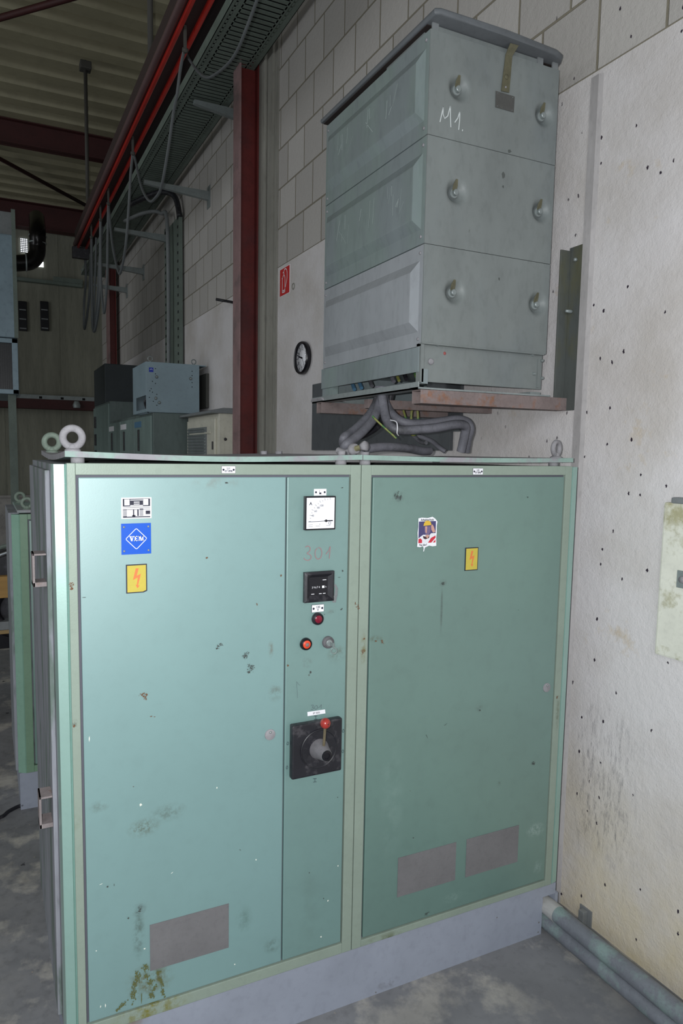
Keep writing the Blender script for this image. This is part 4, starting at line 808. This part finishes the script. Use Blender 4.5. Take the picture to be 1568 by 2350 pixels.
# ---- lids (bent top covers), washers, bolts and eyes: each lid belongs to its cabinet
def lid(t, x0, x1, zf, sagy, mlid, zback=None):
    f = MB(); nx, ny = 24, 10; th = .0145; top = []; bot = []
    for i in range(nx+1):
        u = i/nx; x = x0+(x1-x0)*u
        for j in range(ny+1):
            v = j/ny; y = -.006+(D+.006)*v
            z = zf(u)-sagy*math.sin(PI*v)*(1-u)**2
            top.append(f.b.verts.new((x, y, z))); bot.append(f.b.verts.new((x, y, z-th)))
    n = ny+1
    for i in range(nx):
        for j in range(ny):
            f.mi = 1; f._f([top[i*n+j], top[i*n+j+1], top[(i+1)*n+j+1], top[(i+1)*n+j]]); f.mi = 0; f._f([bot[i*n+j], bot[(i+1)*n+j], bot[(i+1)*n+j+1], bot[i*n+j+1]])
    for i in range(nx):
        f._f([top[i*n], top[(i+1)*n], bot[(i+1)*n], bot[i*n]]); f._f([top[i*n+ny], bot[i*n+ny], bot[(i+1)*n+ny], top[(i+1)*n+ny]])
    for j in range(ny):
        f.mi = 1; f._f([top[j], bot[j], bot[j+1], top[j+1]]); f._f([top[nx*n+j], top[nx*n+j+1], bot[nx*n+j+1], bot[nx*n+j]])
    f.keep = False; return f.build('lid', [mlid, m_lidtop], t)
zl1 = lambda u: 1.7745-.0088*math.sin(PI*min(1, u*1.02))**.8 if u < .98 else 1.7745
zl1 = lambda u: 1.7750-.0095*math.sin(PI*u)**1.2
zl2 = lambda u: 1.7745-.004*math.sin(PI*u)-.001*u
l1 = lid(t1, -.004, W1-.001, zl1, .012, m_lid); l2 = lid(t2, W1+.0015, W2-.004, zl2, .0, m_lid)
def washer(par, x, y, z0, z1, r=.017):
    f = MB(); f.lathe((x, y, z0), (0, 0, 1), [(0, 0), (r, 0), (r, z1-z0), (0, z1-z0)], 20); f.build('washer', m_dust, par)
for x, y, pr_, z in ((.03, .03, t1, 1.7602), (W1-.055, .03, t1, 1.7600), (W1+.028, .03, t2, 1.7595), (W2-.06, .03, t2, 1.7585), (.03, D-.05, t1, 1.757), (W2-.06, D-.05, t2, 1.757)): washer(pr_, x, y, T, z)
def eye(par, x, y, z, ax, R=.0235, r=.0095, m=m_dust):
    f = MB(); f.torus((x, y, z+R+r+.002), ax, R, r, 40, 12); f.lathe((x, y, z), (0, 0, 1), [(0, 0), (.020, 0), (.020, .004), (.013, .008), (.011, .016), (.007, .019), (0, .02)], 20); return f.build('lifting_eye', m, par, sm=True)
m_eye2 = mat('dull green eye', rgb(122, 136, 124), .7, var=.3, vscale=60)
q = P(167, 1033, 1, .05); eye(t1, q.x, .05, 1.7740, (.25, 1, 0)); q = P(118, 1030, 1, .66); eye(t1, q.x+.002, .66, 1.768, (.15, 1, 0), m=m_eye2)
q = P(1276, 1050, 1, .06); eye(t2, q.x, .06, 1.7725, (-.35, 1, 0), .0235, .0085)
def hexhead(par, x, y, z, h=.012, r=.012, nm='bolt'):
    f = MB(); f.lathe((x, y, z), (0, 0, 1), [(0, 0), (r, 0), (r, h), (0, h)], 6); f.build(nm, m_dust, par)
for px in (606, 640): q = P(px, 1040, 1, .55); hexhead(t1, q.x, .55, zl1(.7), .016, .013)
hexhead(t1, W1-.05, .035, 1.7735, .012, .013); hexhead(t2, W1+.03, .035, 1.7735, .010, .015)
# loose eye bolt / fitting lying on the lids
q = P(828, 1022, 1, .16); a = P(776, 1040, 1, .25)
t = thing('loose_bolt', (q.x-.03, .2, 1.775), 'dusty loose hex bolt lying on top where the two cabinets meet', 'bolt')
f = MB(); dv = Vector((q.x, .13, q.z))-Vector((a.x, .25, a.z)); dn = dv.normalized(); q_ = Vector((q.x, .13, q.z-.002))
f.lathe(q_-dn*.012, dn, [(0, 0), (.0165, 0), (.0165, .016), (0, .016)], 6); f.build('head', m_dust, t)
f = MB(); f.tube([q_-dn*.012, q_-dn*.05], .009, 14, False); f.build('shank', mat('brass thread', rgb(150, 146, 112), .5, .4), t, sm=True)
f = MB(); f.lathe(q_-dn*.042, -dn, [(0, 0), (.016, .0), (.02, .01), (.017, .022), (.008, .03), (0, .03)], 20); f.build('ferrule', m_dust, t, sm=True)
f = MB(); f.tube([q_-dn*.06, q_-dn*.09+Vector((0, 0, -.004)), Vector((a.x, .25, 1.788))], .011, 12); f.build('stub', m_dust, t, sm=True)

# ------------------------------------------------------------------ pipes at the foot of the wall
m_cond = mat('dirty painted pipe', rgb(112, 116, 124), .55, var=.3, vscale=14, col2=rgb(136, 156, 154), c2scale=7, c2lo=.5, c2hi=.62)
m_rib = mat('ribbed sleeve', rgb(170, 170, 168), .5, var=.2, vscale=80, stretch=(1, .1, 1))
t = thing('floor_pipe', (1.68, -1, .1), 'upper of two grey pipes leaving the plinth along the wall', 'pipe', 'grey pipes along the foot of the wall')
f = MB(); f.tube([(1.679, .06, .1), (1.679, -.06, .1), (1.681, -.6, .1), (1.686, -2.6, .1)], .031, 20, False); f.build('tube', m_cond, t, sm=True)
f = MB(); f.tube([(1.679, .05, .1), (1.679, -.045, .1)], .0325, 20, False); f.build('sleeve', m_rib, t, sm=True)
f = MB(); f.tube([(1.683, .06, .035), (1.683, -.06, .035), (1.686, -.6, .035), (1.69, -2.6, .035)], .030, 20, False); tag(f.build('floor_pipe', m_cond, sm=True), 'lower grey pipe resting on the floor beneath the other', 'pipe', 'grey pipes along the foot of the wall')
q = P(1343, 2115, 0, W-.005); f = MB(); f.box(W-.006, W, q.y-.028, q.y+.028, .0, q.z+.055); f.box(W-.03, W-.006, q.y-.012, q.y+.012, q.z-.01, q.z+.05, .002)
tag(f.build('pipe_clamp', m_grey), 'small grey clamp plate fixing the pipes to the wall', 'clamp')

# ------------------------------------------------------------------ the steel box hanging on the wall
K = (W+.1824)/(1.93+.1824)
def sc_(v, c): return c+(v-c)*K
BX, BX2, BY, BY2 = sc_(1.249, -.1824), sc_(1.834, -.1824), sc_(.314, -1.81635), sc_(1.126, -1.81635)
def zf_(px, py): return P(px, py, 1, BY).z
zt = zf_(990, 64); z1_ = (zf_(983, 306)+zf_(1274, 382))/2; z2_ = (zf_(977, 566)+zf_(1263, 600))/2; z3_ = (zf_(975, 785)+zf_(1250, 815))/2; zb_ = (P(932, 890, 1, BY-.03).z+P(1310, 915, 1, BY-.03).z)/2+.027
zt = (zf_(988, 66)+zf_(1283, 158))/2
m_box = mat('dull zinc sheet', rgb(126, 132, 131), .5, .0, var=.2, vscale=5, stretch=(1, 1, .5), col2=rgb(120, 127, 128), c2scale=2, bump=.15, bscale=60, spots=[(16, .07, rgb(84, 88, 84), .2)])
m_boxs = mat('scratched zinc sheet', rgb(138, 148, 151), .38, .2, var=.22, vscale=4, stretch=(1, 1, .3), col2=rgb(138, 152, 150), c2scale=3, c2lo=.48, c2hi=.6, bump=.12, bscale=50, spots=[(14, .07, rgb(80, 88, 80), .15)])
m_gold = mat('tarnished brass', rgb(108, 105, 84), .6, .2, var=.3, vscale=40)
tb = thing('resistor_box', ((BX+BX2)/2, (BY+BY2)/2, zb_), 'tall grey sheet metal box hung on the wall above the green cabinets, chalked M1', 'steel box')
f = MB(); f.box(BX+.006, BX2-.004, BY+.035, BY2, z3_, zt-.002); f.box(BX+.02, BX2-.004, BY+.03, BY2, zb_+.09, z3_); f.build('housing', m_boxs, tb)
dm = [[(1055, 202), (1250, 263)], [(1049, 440), (1243, 484)], [(1044, 670), (1235, 698)]]
zz_ = [(z1_, zt), (z2_, z1_), (z3_, z2_)]
for k in range(3):
    z0, z1 = zz_[k]; z0 += .0015; z1 -= .0015
    cs = [P(x, y, 1, BY) for x, y in dm[k]]
    f = MB(); nx, nz = 84, 56; V = []
    for i in range(nx+1):
        for j in range(nz+1):
            x = BX+(BX2-BX)*i/nx; z = z0+(z1-z0)*j/nz; d_ = 0
            for c in cs:
                r = math.hypot(x-c.x, z-c.z)
                if r < .05: d_ = max(d_, .03*min(1, (.5+.5*math.cos(PI*r/.05))*1.35))
            V.append(f.b.verts.new((x, BY+d_, z)))
    for i in range(nx):
        for j in range(nz):
            q = f._f([V[i*(nz+1)+j], V[(i+1)*(nz+1)+j], V[(i+1)*(nz+1)+j+1], V[i*(nz+1)+j+1]]); q.smooth = True
    for zz in (z0, z1): f.box(BX+.001, BX2-.001, BY+.0004, BY+.034, zz-.0006 if zz == z0 else zz-.0014, zz+.0014 if zz == z0 else zz+.0006)
    f.box(BX-.0005, BX+.001, BY+.0002, BY+.034, z0, z1); f.box(BX2-.001, BX2+.0005, BY+.0002, BY+.034, z0, z1)
    pn_ = f.build('front_panel', m_box, tb)
    for c in cs:
        f = MB(); f.lathe((c.x, BY+.018, c.z), (0, -1, 0), [(0, 0), (.017, 0), (.016, .003), (.0105, .004), (.0105, .015), (.0085, .017), (0, .017)], 24); f.build('bolt', m_zinc, pn_, sm=True)
        f = MB(); f.prism([(c.x-.009, BY+.016, c.z+.006), (c.x+.008, BY+.016, c.z+.006), (c.x+.010, BY+.012, c.z+.026), (c.x+.004, BY+.003, c.z+.042), (c.x-.004, BY+.003, c.z+.042), (c.x-.008, BY+.012, c.z+.026)], (0, -.002, 0)); f.build('clip', m_gold, pn_)
    if k == 0:
        def C(x, y): return P(x, y, 1, BY-.0008)
        m_ch = mat('white chalk', rgb(200, 206, 206), .9); f = MB()
        for pl in ([(1010, 280), (1014, 262), (1018, 243)], [(1018, 243), (1017, 262), (1021, 272), (1028, 266), (1034, 243)], [(1034, 243), (1034, 268), (1035, 292)], [(1044, 281), (1051, 271), (1056, 255)], [(1056, 255), (1055, 277), (1053, 298)], [(1062, 297), (1061.5, 301)]):
            f.ribbon([C(*p) for p in pl], .0036)
        f.build('chalk_marking', m_ch, pn_)
        a, b, c, d = [P(x, y, 1, BY-.001) for x, y in ((1138, 209), (1181, 222), (1179, 258), (1137, 246))]
        f = MB(); f.prism([a, b, c, d], (0, -.0015, 0)); f.mi = 1
        for v, g in ((a, c), (b, d), (c, a), (d, b)): u = v+(g-v)*.1; f.lathe((u.x, BY-.0025, u.z), (0, -1, 0), [(.002, 0), (0, .001)], 8)
        f.build('type_plate', [mat('dull plate', rgb(92, 92, 90), .6, .3, var=.2, vscale=40), m_zinc], pn_)
        f = MB(); e = [P(x, y, 1, BY-.002) for x, y in ((1150, 209), (1168, 213), (1175, 130), (1160, 126))]
        f.prism(e, (0, -.003, 0)); f.prism([e[3]+Vector((0, -.003, 0)), e[2]+Vector((0, -.003, 0)), e[2]+Vector((.012, -.02, .03)), e[3]+Vector((.004, -.02, .03))], (0, .003, 0)); f.build('strap', m_gold, pn_)
        f = MB(); u = P(1161, 200, 1, BY-.005); f.lathe(u, (0, -1, 0), [(.004, 0), (.003, .002), (0, .003)], 12); f.build('strap_rivet', m_dust, pn_)
        f = MB(); u = P(1163, 176, 1, BY-.005); f.lathe(u, (0, -1, 0), [(.009, 0), (.008, .002), (0, .002)], 16); f.build('strap_washer', m_gold, pn_)
# marks on middle panel
f = MB(); u = P(1156, 402, 1, BY-.0006); f.blot(tuple(u), .010, .012, 4); f.blot(tuple(P(1155, 428, 1, BY-.0006)), .005, .006, 9); f.blot(tuple(P(1170, 347, 1, BY-.0006)), .009, .007, 2); f.blot(tuple(P(1146, 640, 1, BY-.0006)), .005, .007, 8); f.build('paint_spots', mat('spots', rgb(82, 86, 84), .8), tb)
# skirt
f = MB(); f.box(BX+.002, BX2-.006, BY+.012, BY+.02, zb_+.004, z3_, .001); f.box(BX-.001, BX+.012, BY, BY+.03, zb_, z3_, .001); f.box(BX2-.03, BX2-.022, BY+.006, BY+.012, zb_+.01, z3_-.02); f.box(BX-.002, BX2-.012, BY-.006, BY+.012, z3_-.004, z3_+.0005, .001); sk = f.build('skirt_panel', m_box, tb)
for x, y in ((1003, 792), (1221, 814), (988, 830), (1243, 828), (1243, 868), (1225, 858)):
    u = P(x, y, 1, BY+.012); r_ = .011 if x == 988 else .006; f = MB(); f.lathe(u, (0, -1, 0), [(r_, 0), (r_, .006), (r_*.7, .009), (0, .009)], 12); f.build('screw', m_zinc if x != 988 else m_dust, sk, sm=True)
u = P(1021, 811, 1, BY+.012); f = MB(); f.lathe(u, (0, -1, 0), [(.006, 0), (.005, .001), (0, .001)], 16); f.build('red_plug', mat('plug red', rgb(150, 78, 76), .6), sk)
m_scr = mat('bright scratch', rgb(168, 180, 178), .5)
# left side panels with pressed fields
for k in range(3):
    z0, z1 = zz_[k]
    if k == 2: z0 = z3_-.012
    z0 += .002; z1 -= .002; f = MB(); y0, y1 = BY+.004, BY2-.01; xo = BX-.001
    def RL(dy, dz, x): return [(x, y0+dy, z0+dz), (x, y1-dy, z0+dz), (x, y1-dy, z1-dz*1.0), (x, y0+dy, z1-dz*1.0)]
    rd = random.Random(k+40); f.mi = 1
    for _ in range(16 if k < 2 else 6):
        yy, zz, aa, ll = rd.uniform(y0+.12, y1-.12), rd.uniform(z0+.13, z1-.13), rd.choice([PI/2, PI/2+.1, .8, 2.3, 1.9]), rd.uniform(.02, .1)
        zz2 = min(max(zz+math.sin(aa)*ll, z0+.1), z1-.1); yy2 = min(max(yy+math.cos(aa)*ll, y0+.07), y1-.07)
        f.ribbon([(xo-.0187, yy, zz), (xo-.0187, yy2, zz2)], rd.choice([.0012, .002, .003]), (-1, 0, 0))
    f.mi = 0
    f.loft([RL(0, 0, BX+.006), RL(0, 0, xo), RL(.02, .05, xo), RL(.05, .085, xo-.018), RL(.055, .09, xo-.0182)], smooth=False)
    f.build('side_panel', [m_boxs if k < 2 else mat('pale zinc sheet', rgb(162, 166, 171), .4, .15, var=.2, vscale=5, stretch=(1, 1, .4), bump=.12, bscale=50), m_scr], tb)
    for zz in ((z1-.02,) if k < 2 else (z1-.02, z0+.02)):
        for yy in (y0+.018, y1-.018):
            pass
    for yy, zz in ((y0+.018, z1-.025), (y1-.018, z1-.025), (y0+.018, z0+.025), (y1-.018, z0+.025)):
        f = MB(); f.lathe((xo, yy, zz), (-1, 0, 0), [(.006, 0), (.005, .003), (0, .004)], 10); f.build('screw', m_dust, tb)
# lower left flange strip
zs0 = P(969, 852, 0, BX).z; zs1 = P(969, 815, 0, BX).z
f = MB(); f.box(BX-.004, BX+.002, BY+.012, BY2, zs0, z3_-.012, .001)
rd = random.Random(3)
f.build('side_strip', m_boxs, tb)
for bb in ((BX+.004, BX+.03, BY+.0, BY+.03, zb_-.004, zs0+.01), (BX+.002, BX+.03, BY2-.1, BY2, zb_-.004, zs0+.01)):
    f = MB(); f.box(*bb); f.build('corner_leg', m_boxs, tb)
f = MB(); f.box(BX+.03, BX2-.01, BY2-.012, BY2-.004, zb_-.004, z3_); f.build('rear_skirt', m_boxs, tb)
# roof cap
ru = P(988, 24, 1, BY-.03).z; rl = P(988, 42, 1, BY-.03).z
RX0, RX1 = BX-.012, BX2+.012; RY0 = BY-.035
f = MB(); rz0 = rl+.014; rz1 = rz0+.022
ol = [(RX0, RY0+.0), (RX0+.02, RY0-.01), ((RX0+RX1)/2, RY0-.008), (RX1-.06, RY0-.002), (RX1-.02, RY0+.012), (RX1, RY0+.04), (RX1+.002, RY0+.06), (RX1, BY2+.03), (RX0, BY2+.03)]
f.prism([(x, y, rz0) for x, y in ol], (0, 0, rz1-rz0)); bmesh.ops.bevel(f.b, geom=[e for e in f.b.edges if abs(e.verts[0].co.z-e.verts[1].co.z) < 1e-6], offset=.009, segments=3, affect='EDGES', profile=.5)
rf = f.build('roof_cap', mat('dark grey roof sheet', rgb(100, 104, 108), .55, var=.2, vscale=6), tb, sm=True)
f = MB(); f.box(RX0+.01, RX1-.02, BY+.02, BY2+.02, rz0-.003, rz0); f.build('roof_shade_plate', mat('painted roof shade', rgb(44, 36, 34), .9), tb)  # dark plate added below the cap, its colour paints the underside's shade
f = MB(); f.box(BX+.03, BX2-.1, BY+.008, BY+.012, zt-.01, rz0-.004); f.box(BX+.012, BX+.018, BY+.056, BY+.3, zt-.01, rz0-.004); f.build('inner_baffle', m_box, tb)
for x in (BX+.008, BX2-.1, BX2-.03):
    f = MB(); f.box(x, x+.025, BY+.002, BY+.008, zt-.02, rz0); f.build('roof_post', m_grey, tb)
for y in (BY+.4, BY2-.05):
    f = MB(); f.box(BX+.02, BX+.028, y, y+.03, zt-.02, rz0); f.build('roof_post', m_grey, tb)
# base frame and arms
YA = BY-.03
aL = P(930, 890, 1, YA); a_ = P(928, 921, 1, YA); xa0 = P(966, 905, 1, YA).x; za1 = (P(932, 890, 1, YA).z+P(1310, 915, 1, YA).z)/2; za0 = (P(932, 921, 1, YA).z+P(1312, 945, 1, YA).z)/2
def arm(x0, x1, y0, y1, z0, z1, label, m=m_rust):
    t = .004; f = MB(); f.box(x0, x1, y0, y0+t, z0, z1, .0012); f.box(x0, x1, y1-t, y1, z0, z1, .0012); f.box(x0, x1, y0+t, y1-t, z0, z0+t); f.box(x0, x1, y0+t, y1-t, z1-t, z1)
    f.box(x0+.06, x0+.064, y0+t, y1-t, z0+t, z1-t); return tag(f.build('support_arm', m), label, 'support arm', 'square tube arms under the steel box')
arm(xa0, W-.006, YA, YA+.055, za0, za1, 'rusty square tube arm under the front of the steel box')
yrr = BY2-.075; q0 = P(738, 925, 1, yrr); q1 = P(722, 947, 1, yrr)
arm(q0.x, W-.006, yrr, yrr+.05, za0, za1, 'rusty square tube arm under the rear of the steel box')
zc1 = P(960, 878, 0, BX-.02).z; zc0 = za1+.001
f = MB(); xb = BX-.03
f.box(xb, xb+.05, YA-.005, BY2+.04, zc0, zc0+.005); f.box(xb+.0, xb+.005, YA+.0, BY2+.04, zc0, zc0+.024); f.box(BX2-.05, BX2, YA+.05, BY2-.06, zc0, zc0+.02); f.box(xb, BX2, YA+.0, YA+.05, zc0, zc0+.006); f.box(xb+.05, BX2-.05, BY2-.05, BY2, zc0, zc0+.02)
tag(f.build('base_frame', m_zinc), 'galvanised angle frame between the steel box and its arms', 'frame')
f = MB(); u = P(745, 918, 1, BY2-.06); f.box(xb-.01, xb+.11, BY2-.085, BY2+.03, zc0-.0005+.006, zc0+.012); f.box(xb-.012, xb+.09, BY2-.08, BY2+.02, zc0+.012, zc0+.018)
tag(f.build('packing_plate', m_dust), 'stacked thin packing plates at the rear left corner of the angle frame', 'plate')
f = MB(); u = P(870, 915, 1, BY2-.02); f.box(BX+.02, W-.01, BY+.4, BY+.43, za0+.008, za1-.004); tag(f.build('cross_bar', m_rust), 'dark cross bar between the two square tube arms', 'bar')
# wall bracket angle
u0 = P(1298, 575, 0, W-.03); u1 = P(1350, 556, 0, W-.004); u2 = P(1325, 945, 0, W-.004)
m_br = mat('olive spattered angle iron', rgb(86, 90, 88), .6, .1, var=.25, vscale=6, col2=rgb(94, 94, 74), c2scale=5, spots=[(12, .16, rgb(150, 146, 110), .12)], stretch=(1, 1, .35))
f = MB(); f.box(W-.007, W-.0005, u1.y, u1.y+.085, za0-.0, u1.z, .002); f.box(W-.055, W-.007, u1.y+.078, u1.y+.085, za0, u1.z-.012, .002)
f.mi = 1
for x, y in ((1322, 596), (1311, 715)):
    q = P(x, y, 0, W-.01); f.lathe((W-.007, q.y, q.z), (-1, 0, 0), [(.007, 0), (.007, .006), (.005, .03 if y > 700 else .012), (0, .03 if y > 700 else .012)], 10)
tag(f.build('wall_angle', [m_br, m_zinc]), 'olive grey angle iron on the wall holding the rusty front arm', 'angle iron', 'wall angles')

# ------------------------------------------------------------------ cables from the box into the cabinets
ZT = 1.774
def cab(pts, r, label, m=m_cable, nm='power_cable', cat='cable', grp='cables between steel box and cabinets', seg=14):
    f = MB(); f.tube(pts, r, seg); return tag(f.build(nm, m, sm=True), label, cat, grp)
def Y(L_):
    o = [P(x, y, 1, d) for x, y, d in L_]
    for p in o: p.z = max(p.z, 1.793)
    return o
cab(Y([(868, 890, .62), (866, 915, .6), (852, 945, .56), (826, 975, .5), (802, 995, .45), (790, 1003, .42), (787, 1015, .44), (790, 1030, .5)]), .0155, 'thick grey cable bending left, upper of the left pair')
cab(Y([(872, 890, .56), (872, 920, .54), (858, 960, .48), (835, 988, .43), (812, 1008, .38), (797, 1018, .36), (790, 1028, .38), (792, 1038, .42)]), .0165, 'thick grey cable bending left, lower of the left pair')
cab(Y([(880, 890, .62), (884, 920, .6), (900, 950, .56), (925, 968, .52), (960, 972, .5), (1010, 967, .48), (1050, 962, .46), (1072, 968, .46), (1080, 985, .46), (1074, 1010, .48), (1070, 1040, .5)]), .0165, 'thick grey cable arching right, upper of the tied pair')
cab(Y([(876, 890, .52), (880, 930, .5), (888, 965, .46), (905, 984, .42), (940, 987, .4), (1000, 982, .38), (1045, 974, .38), (1068, 978, .4), (1066, 1000, .42), (1058, 1042, .44)]), .0175, 'thick grey cable arching right, lower of the tied pair')
cab(Y([(900, 895, .7), (890, 935, .72), (870, 975, .72), (840, 996, .7), (815, 1006, .66), (800, 1022, .62), (798, 1040, .6)]), .0145, 'dark thick cable hanging behind the left pair', m_black)
cab(Y([(836, 1031, .3), (880, 1026, .34), (930, 1028, .4), (965, 1036, .46), (985, 1048, .5)]), .016, 'thick cable lying flat across the cabinet lid')
cab(Y([(960, 1000, .8), (990, 1012, .74), (1010, 1028, .68), (1022, 1048, .66)]), .010, 'thin grey cable curving down at the right of the lid')
cab(Y([(935, 985, .75), (950, 1000, .72), (965, 1014, .66), (978, 1016, .6)]), .008, 'short cut grey cable end hanging above the lid')
cab(Y([(855, 955, .44), (870, 970, .42), (890, 988, .4), (910, 1006, .38)]), .0038, 'yellow green wire end pointing down to the right', m_yg, 'earth_wire', 'wire')
cab(Y([(921, 925, .7), (927, 945, .68), (932, 962, .66), (934, 980, .66)]), .0045, 'yellow green wire, left of the three behind the arch', m_yg, 'earth_wire', 'wire')
cab(Y([(944, 965, .72), (945, 945, .72), (952, 932, .7), (958, 940, .7), (960, 965, .7)]), .0055, 'yellow green wire bent into a narrow hoop', m_yg, 'earth_wire', 'wire')
cab(Y([(940, 985, .6), (946, 998, .6), (955, 996, .6), (958, 985, .6)]), .0045, 'yellow wire loop below the tied pair', m_yg, 'earth_wire', 'wire')
for i, (x, m, lb) in enumerate(((806, m_blue, 'blue wire crossing the gap, leftmost'), (822, m_blue, 'blue wire crossing the gap, second from the left'), (846, m_cable, 'grey wire crossing the gap in the middle'), (896, m_cable, 'grey looped wire crossing the gap'), (908, m_yg, 'yellow green wire crossing the gap'), (948, m_yg, 'yellow green wire near the box corner'), (925, m_black, 'black wire near the box corner'))):
    y0 = 862-(x-806)*.2
    f = MB(); f.tube([P(x-10, y0-5, 0, BX+.1), P(x, y0+12, 0, BX+.09), P(x+8, y0+32, 0, BX+.08)], .0085 if m != m_yg else .006, 8)
    tag(f.build('core_wire', m, sm=True), lb+' under the steel box', 'wire', 'wires in the gap under the steel box')
# cable tie
u = P(905, 982, 1, .40); f = MB()
f.tube([u+Vector((.0, .03, .03)), u+Vector((.002, -.01, .022)), u+Vector((0, -.022, 0)), u+Vector((.003, -.016, -.02)), u+Vector((.02, .0, -.028))], .0022, 6); tag(f.build('cable_tie', m_white), 'white cable tie round the two arching grey cables', 'cable tie')

# ------------------------------------------------------------------ second green cabinet behind, left
Y2 = 1.73; x2 = P(51, 1400, 1, Y2).x; zp = P(52, 1776, 1, Y2).z; zt2 = P(52, 1180, 1, Y2).z; xw = .95
t = thing('small_green_cabinet', (x2+.5, Y2+.3, 0), 'lower green cabinet seen behind the left side of the big ones', 'cabinet')
xf = P(69, 1400, 1, Y2).x; zi0 = P(80, 1757, 1, Y2).z; zi1 = P(75, 1192, 1, Y2).z; cw = .036
f = MB(); f.box(x2-cw+.004, x2+xw, Y2+.015, Y2+.6, 0, zp-.002); f.build('plinth', m_plinth, t)
f = MB(); ring(f, x2, x2+xw, zp, zt2, xf, x2+xw-.05, zi0, zi1, Y2, Y2+.03); f.build('frame', m_frame2 if 'm_frame2' in globals() else mat('dark olive frame', rgb(112, 142, 118), .5, var=.12, vscale=6), t)
f = MB(); f.prism([(x2, Y2+.004, zp), (x2-.005, Y2+.002, zp), (x2-cw, Y2+.022, zp), (x2-cw, Y2+.05, zp), (x2, Y2+.05, zp)], (0, 0, zt2-zp-.002)); f.build('corner_post', mat('corner green', rgb(128, 164, 146), .5, var=.12, vscale=6), t)
f = MB(); f.box(x2-cw-.012, x2, Y2+.05, Y2+.6, zp, zt2+.004, .002); f.box(x2, x2+xw, Y2+.03, Y2+.6, zp, zt2-.003); f.build('housing', m_side, t)
f = MB(); f.box(xf+.006, x2+xw-.056, Y2+.002, Y2+.02, zi0+.006, zi1-.006, .002); f.build('door', m_door2, t)
f = MB(); f.box(x2-.01, x2+xw, Y2-.006, Y2+.6, zt2+.006, zt2+.02, .003); f.build('lid', m_lid, t)
for px, py, yy in ((62, 1158, Y2+.04), (46, 1142, Y2+.5)):
    q = P(px, py, 1, yy); eye(t, q.x, yy, zt2+.018, (.1, 1, 0), .022, .008, m_eye2)
# floor cable
f = MB(); f.tube([P(-60, 1890, 2, .012), P(0, 1876, 2, .012), P(20, 1862, 2, .012), P(44, 1850, 2, .012), P(60, 1848, 2, .012)], .009, 8); tag(f.build('floor_cable', m_black, sm=True), 'black cable on the floor leading to the small green cabinet', 'cable')

# ------------------------------------------------------------------ machine glimpsed at the left edge
YM = 3.4
def PM(px, py, y=YM): return P(px, py, 1, y)
t = thing('parked_machine', (PM(0, 1480).x-.2, YM+.3, 0), 'dark machine with chrome arc and wooden board, glimpsed at the left edge', 'machine')
c = PM(35, 1352); R_ = (c-PM(0, 1270)).length
m_dk = mat('dark machine paint', rgb(44, 44, 50), .6, var=.3, vscale=8, col2=rgb(84, 84, 96), c2scale=5)
c0 = PM(40, 1350)
f = MB(); f.lathe((c0.x, YM+.06, c0.z), (0, 1, 0), [(0, 0), (R_*.86, 0), (R_*.9, .05), (R_*.9, .25), (0, .25)], 48); f.build('drum', m_dk, t, sm=True)
f = MB(); f.torus((c0.x, YM+.05, c0.z), (0, 1, 0), R_*.93, .012, 60, 8); f.build('chrome_arc', mat('chrome', rgb(220, 224, 230), .15, .9), t, sm=True)
f = MB(); f.torus((c0.x, YM+.12, c0.z), (0, 1, 0), R_*1.08, .016, 60, 8); f.build('guard_ring', m_tray, t, sm=True)
z0, z1 = PM(0, 1370).z, PM(0, 1321).z; f = MB(); f.box(c0.x-1.2, c0.x+.35, YM-.05, YM+.02, z0, z1, .004); f.build('wooden_board', mat('pine board', rgb(176, 136, 74), .6, var=.25, vscale=5, stretch=(.3, 1, 6)), t)
z0, z1 = PM(0, 1443).z, PM(0, 1424).z; f = MB(); f.box(c0.x-1.2, c0.x+.35, YM-.05, YM+.1, z0, z1, .004); f.build('cross_rail', m_grey, t)
z0, z1 = PM(0, 1453).z, PM(0, 1444).z; f = MB(); f.box(c0.x-1.2, c0.x+.35, YM-.04, YM+.1, z0, z1, .004); f.build('brass_strip', mat('ochre strip', rgb(160, 134, 90), .6), t)
f = MB(); f.torus((c0.x-.0, YM+.02, PM(0, 1400).z), (0, 1, 0), R_*.6, .05, 40, 10); f.build('tyre', m_black, t, sm=True)
f = MB()
for x in (c0.x-.9, c0.x+.2): f.box(x, x+.08, YM+.02, YM+.3, 0, PM(0, 1440).z)
f.box(c0.x-.9, c0.x+.28, YM+.02, YM+.3, PM(0, 1475).z-.05, PM(0, 1450).z); f.build('undercarriage', m_blackc, t)
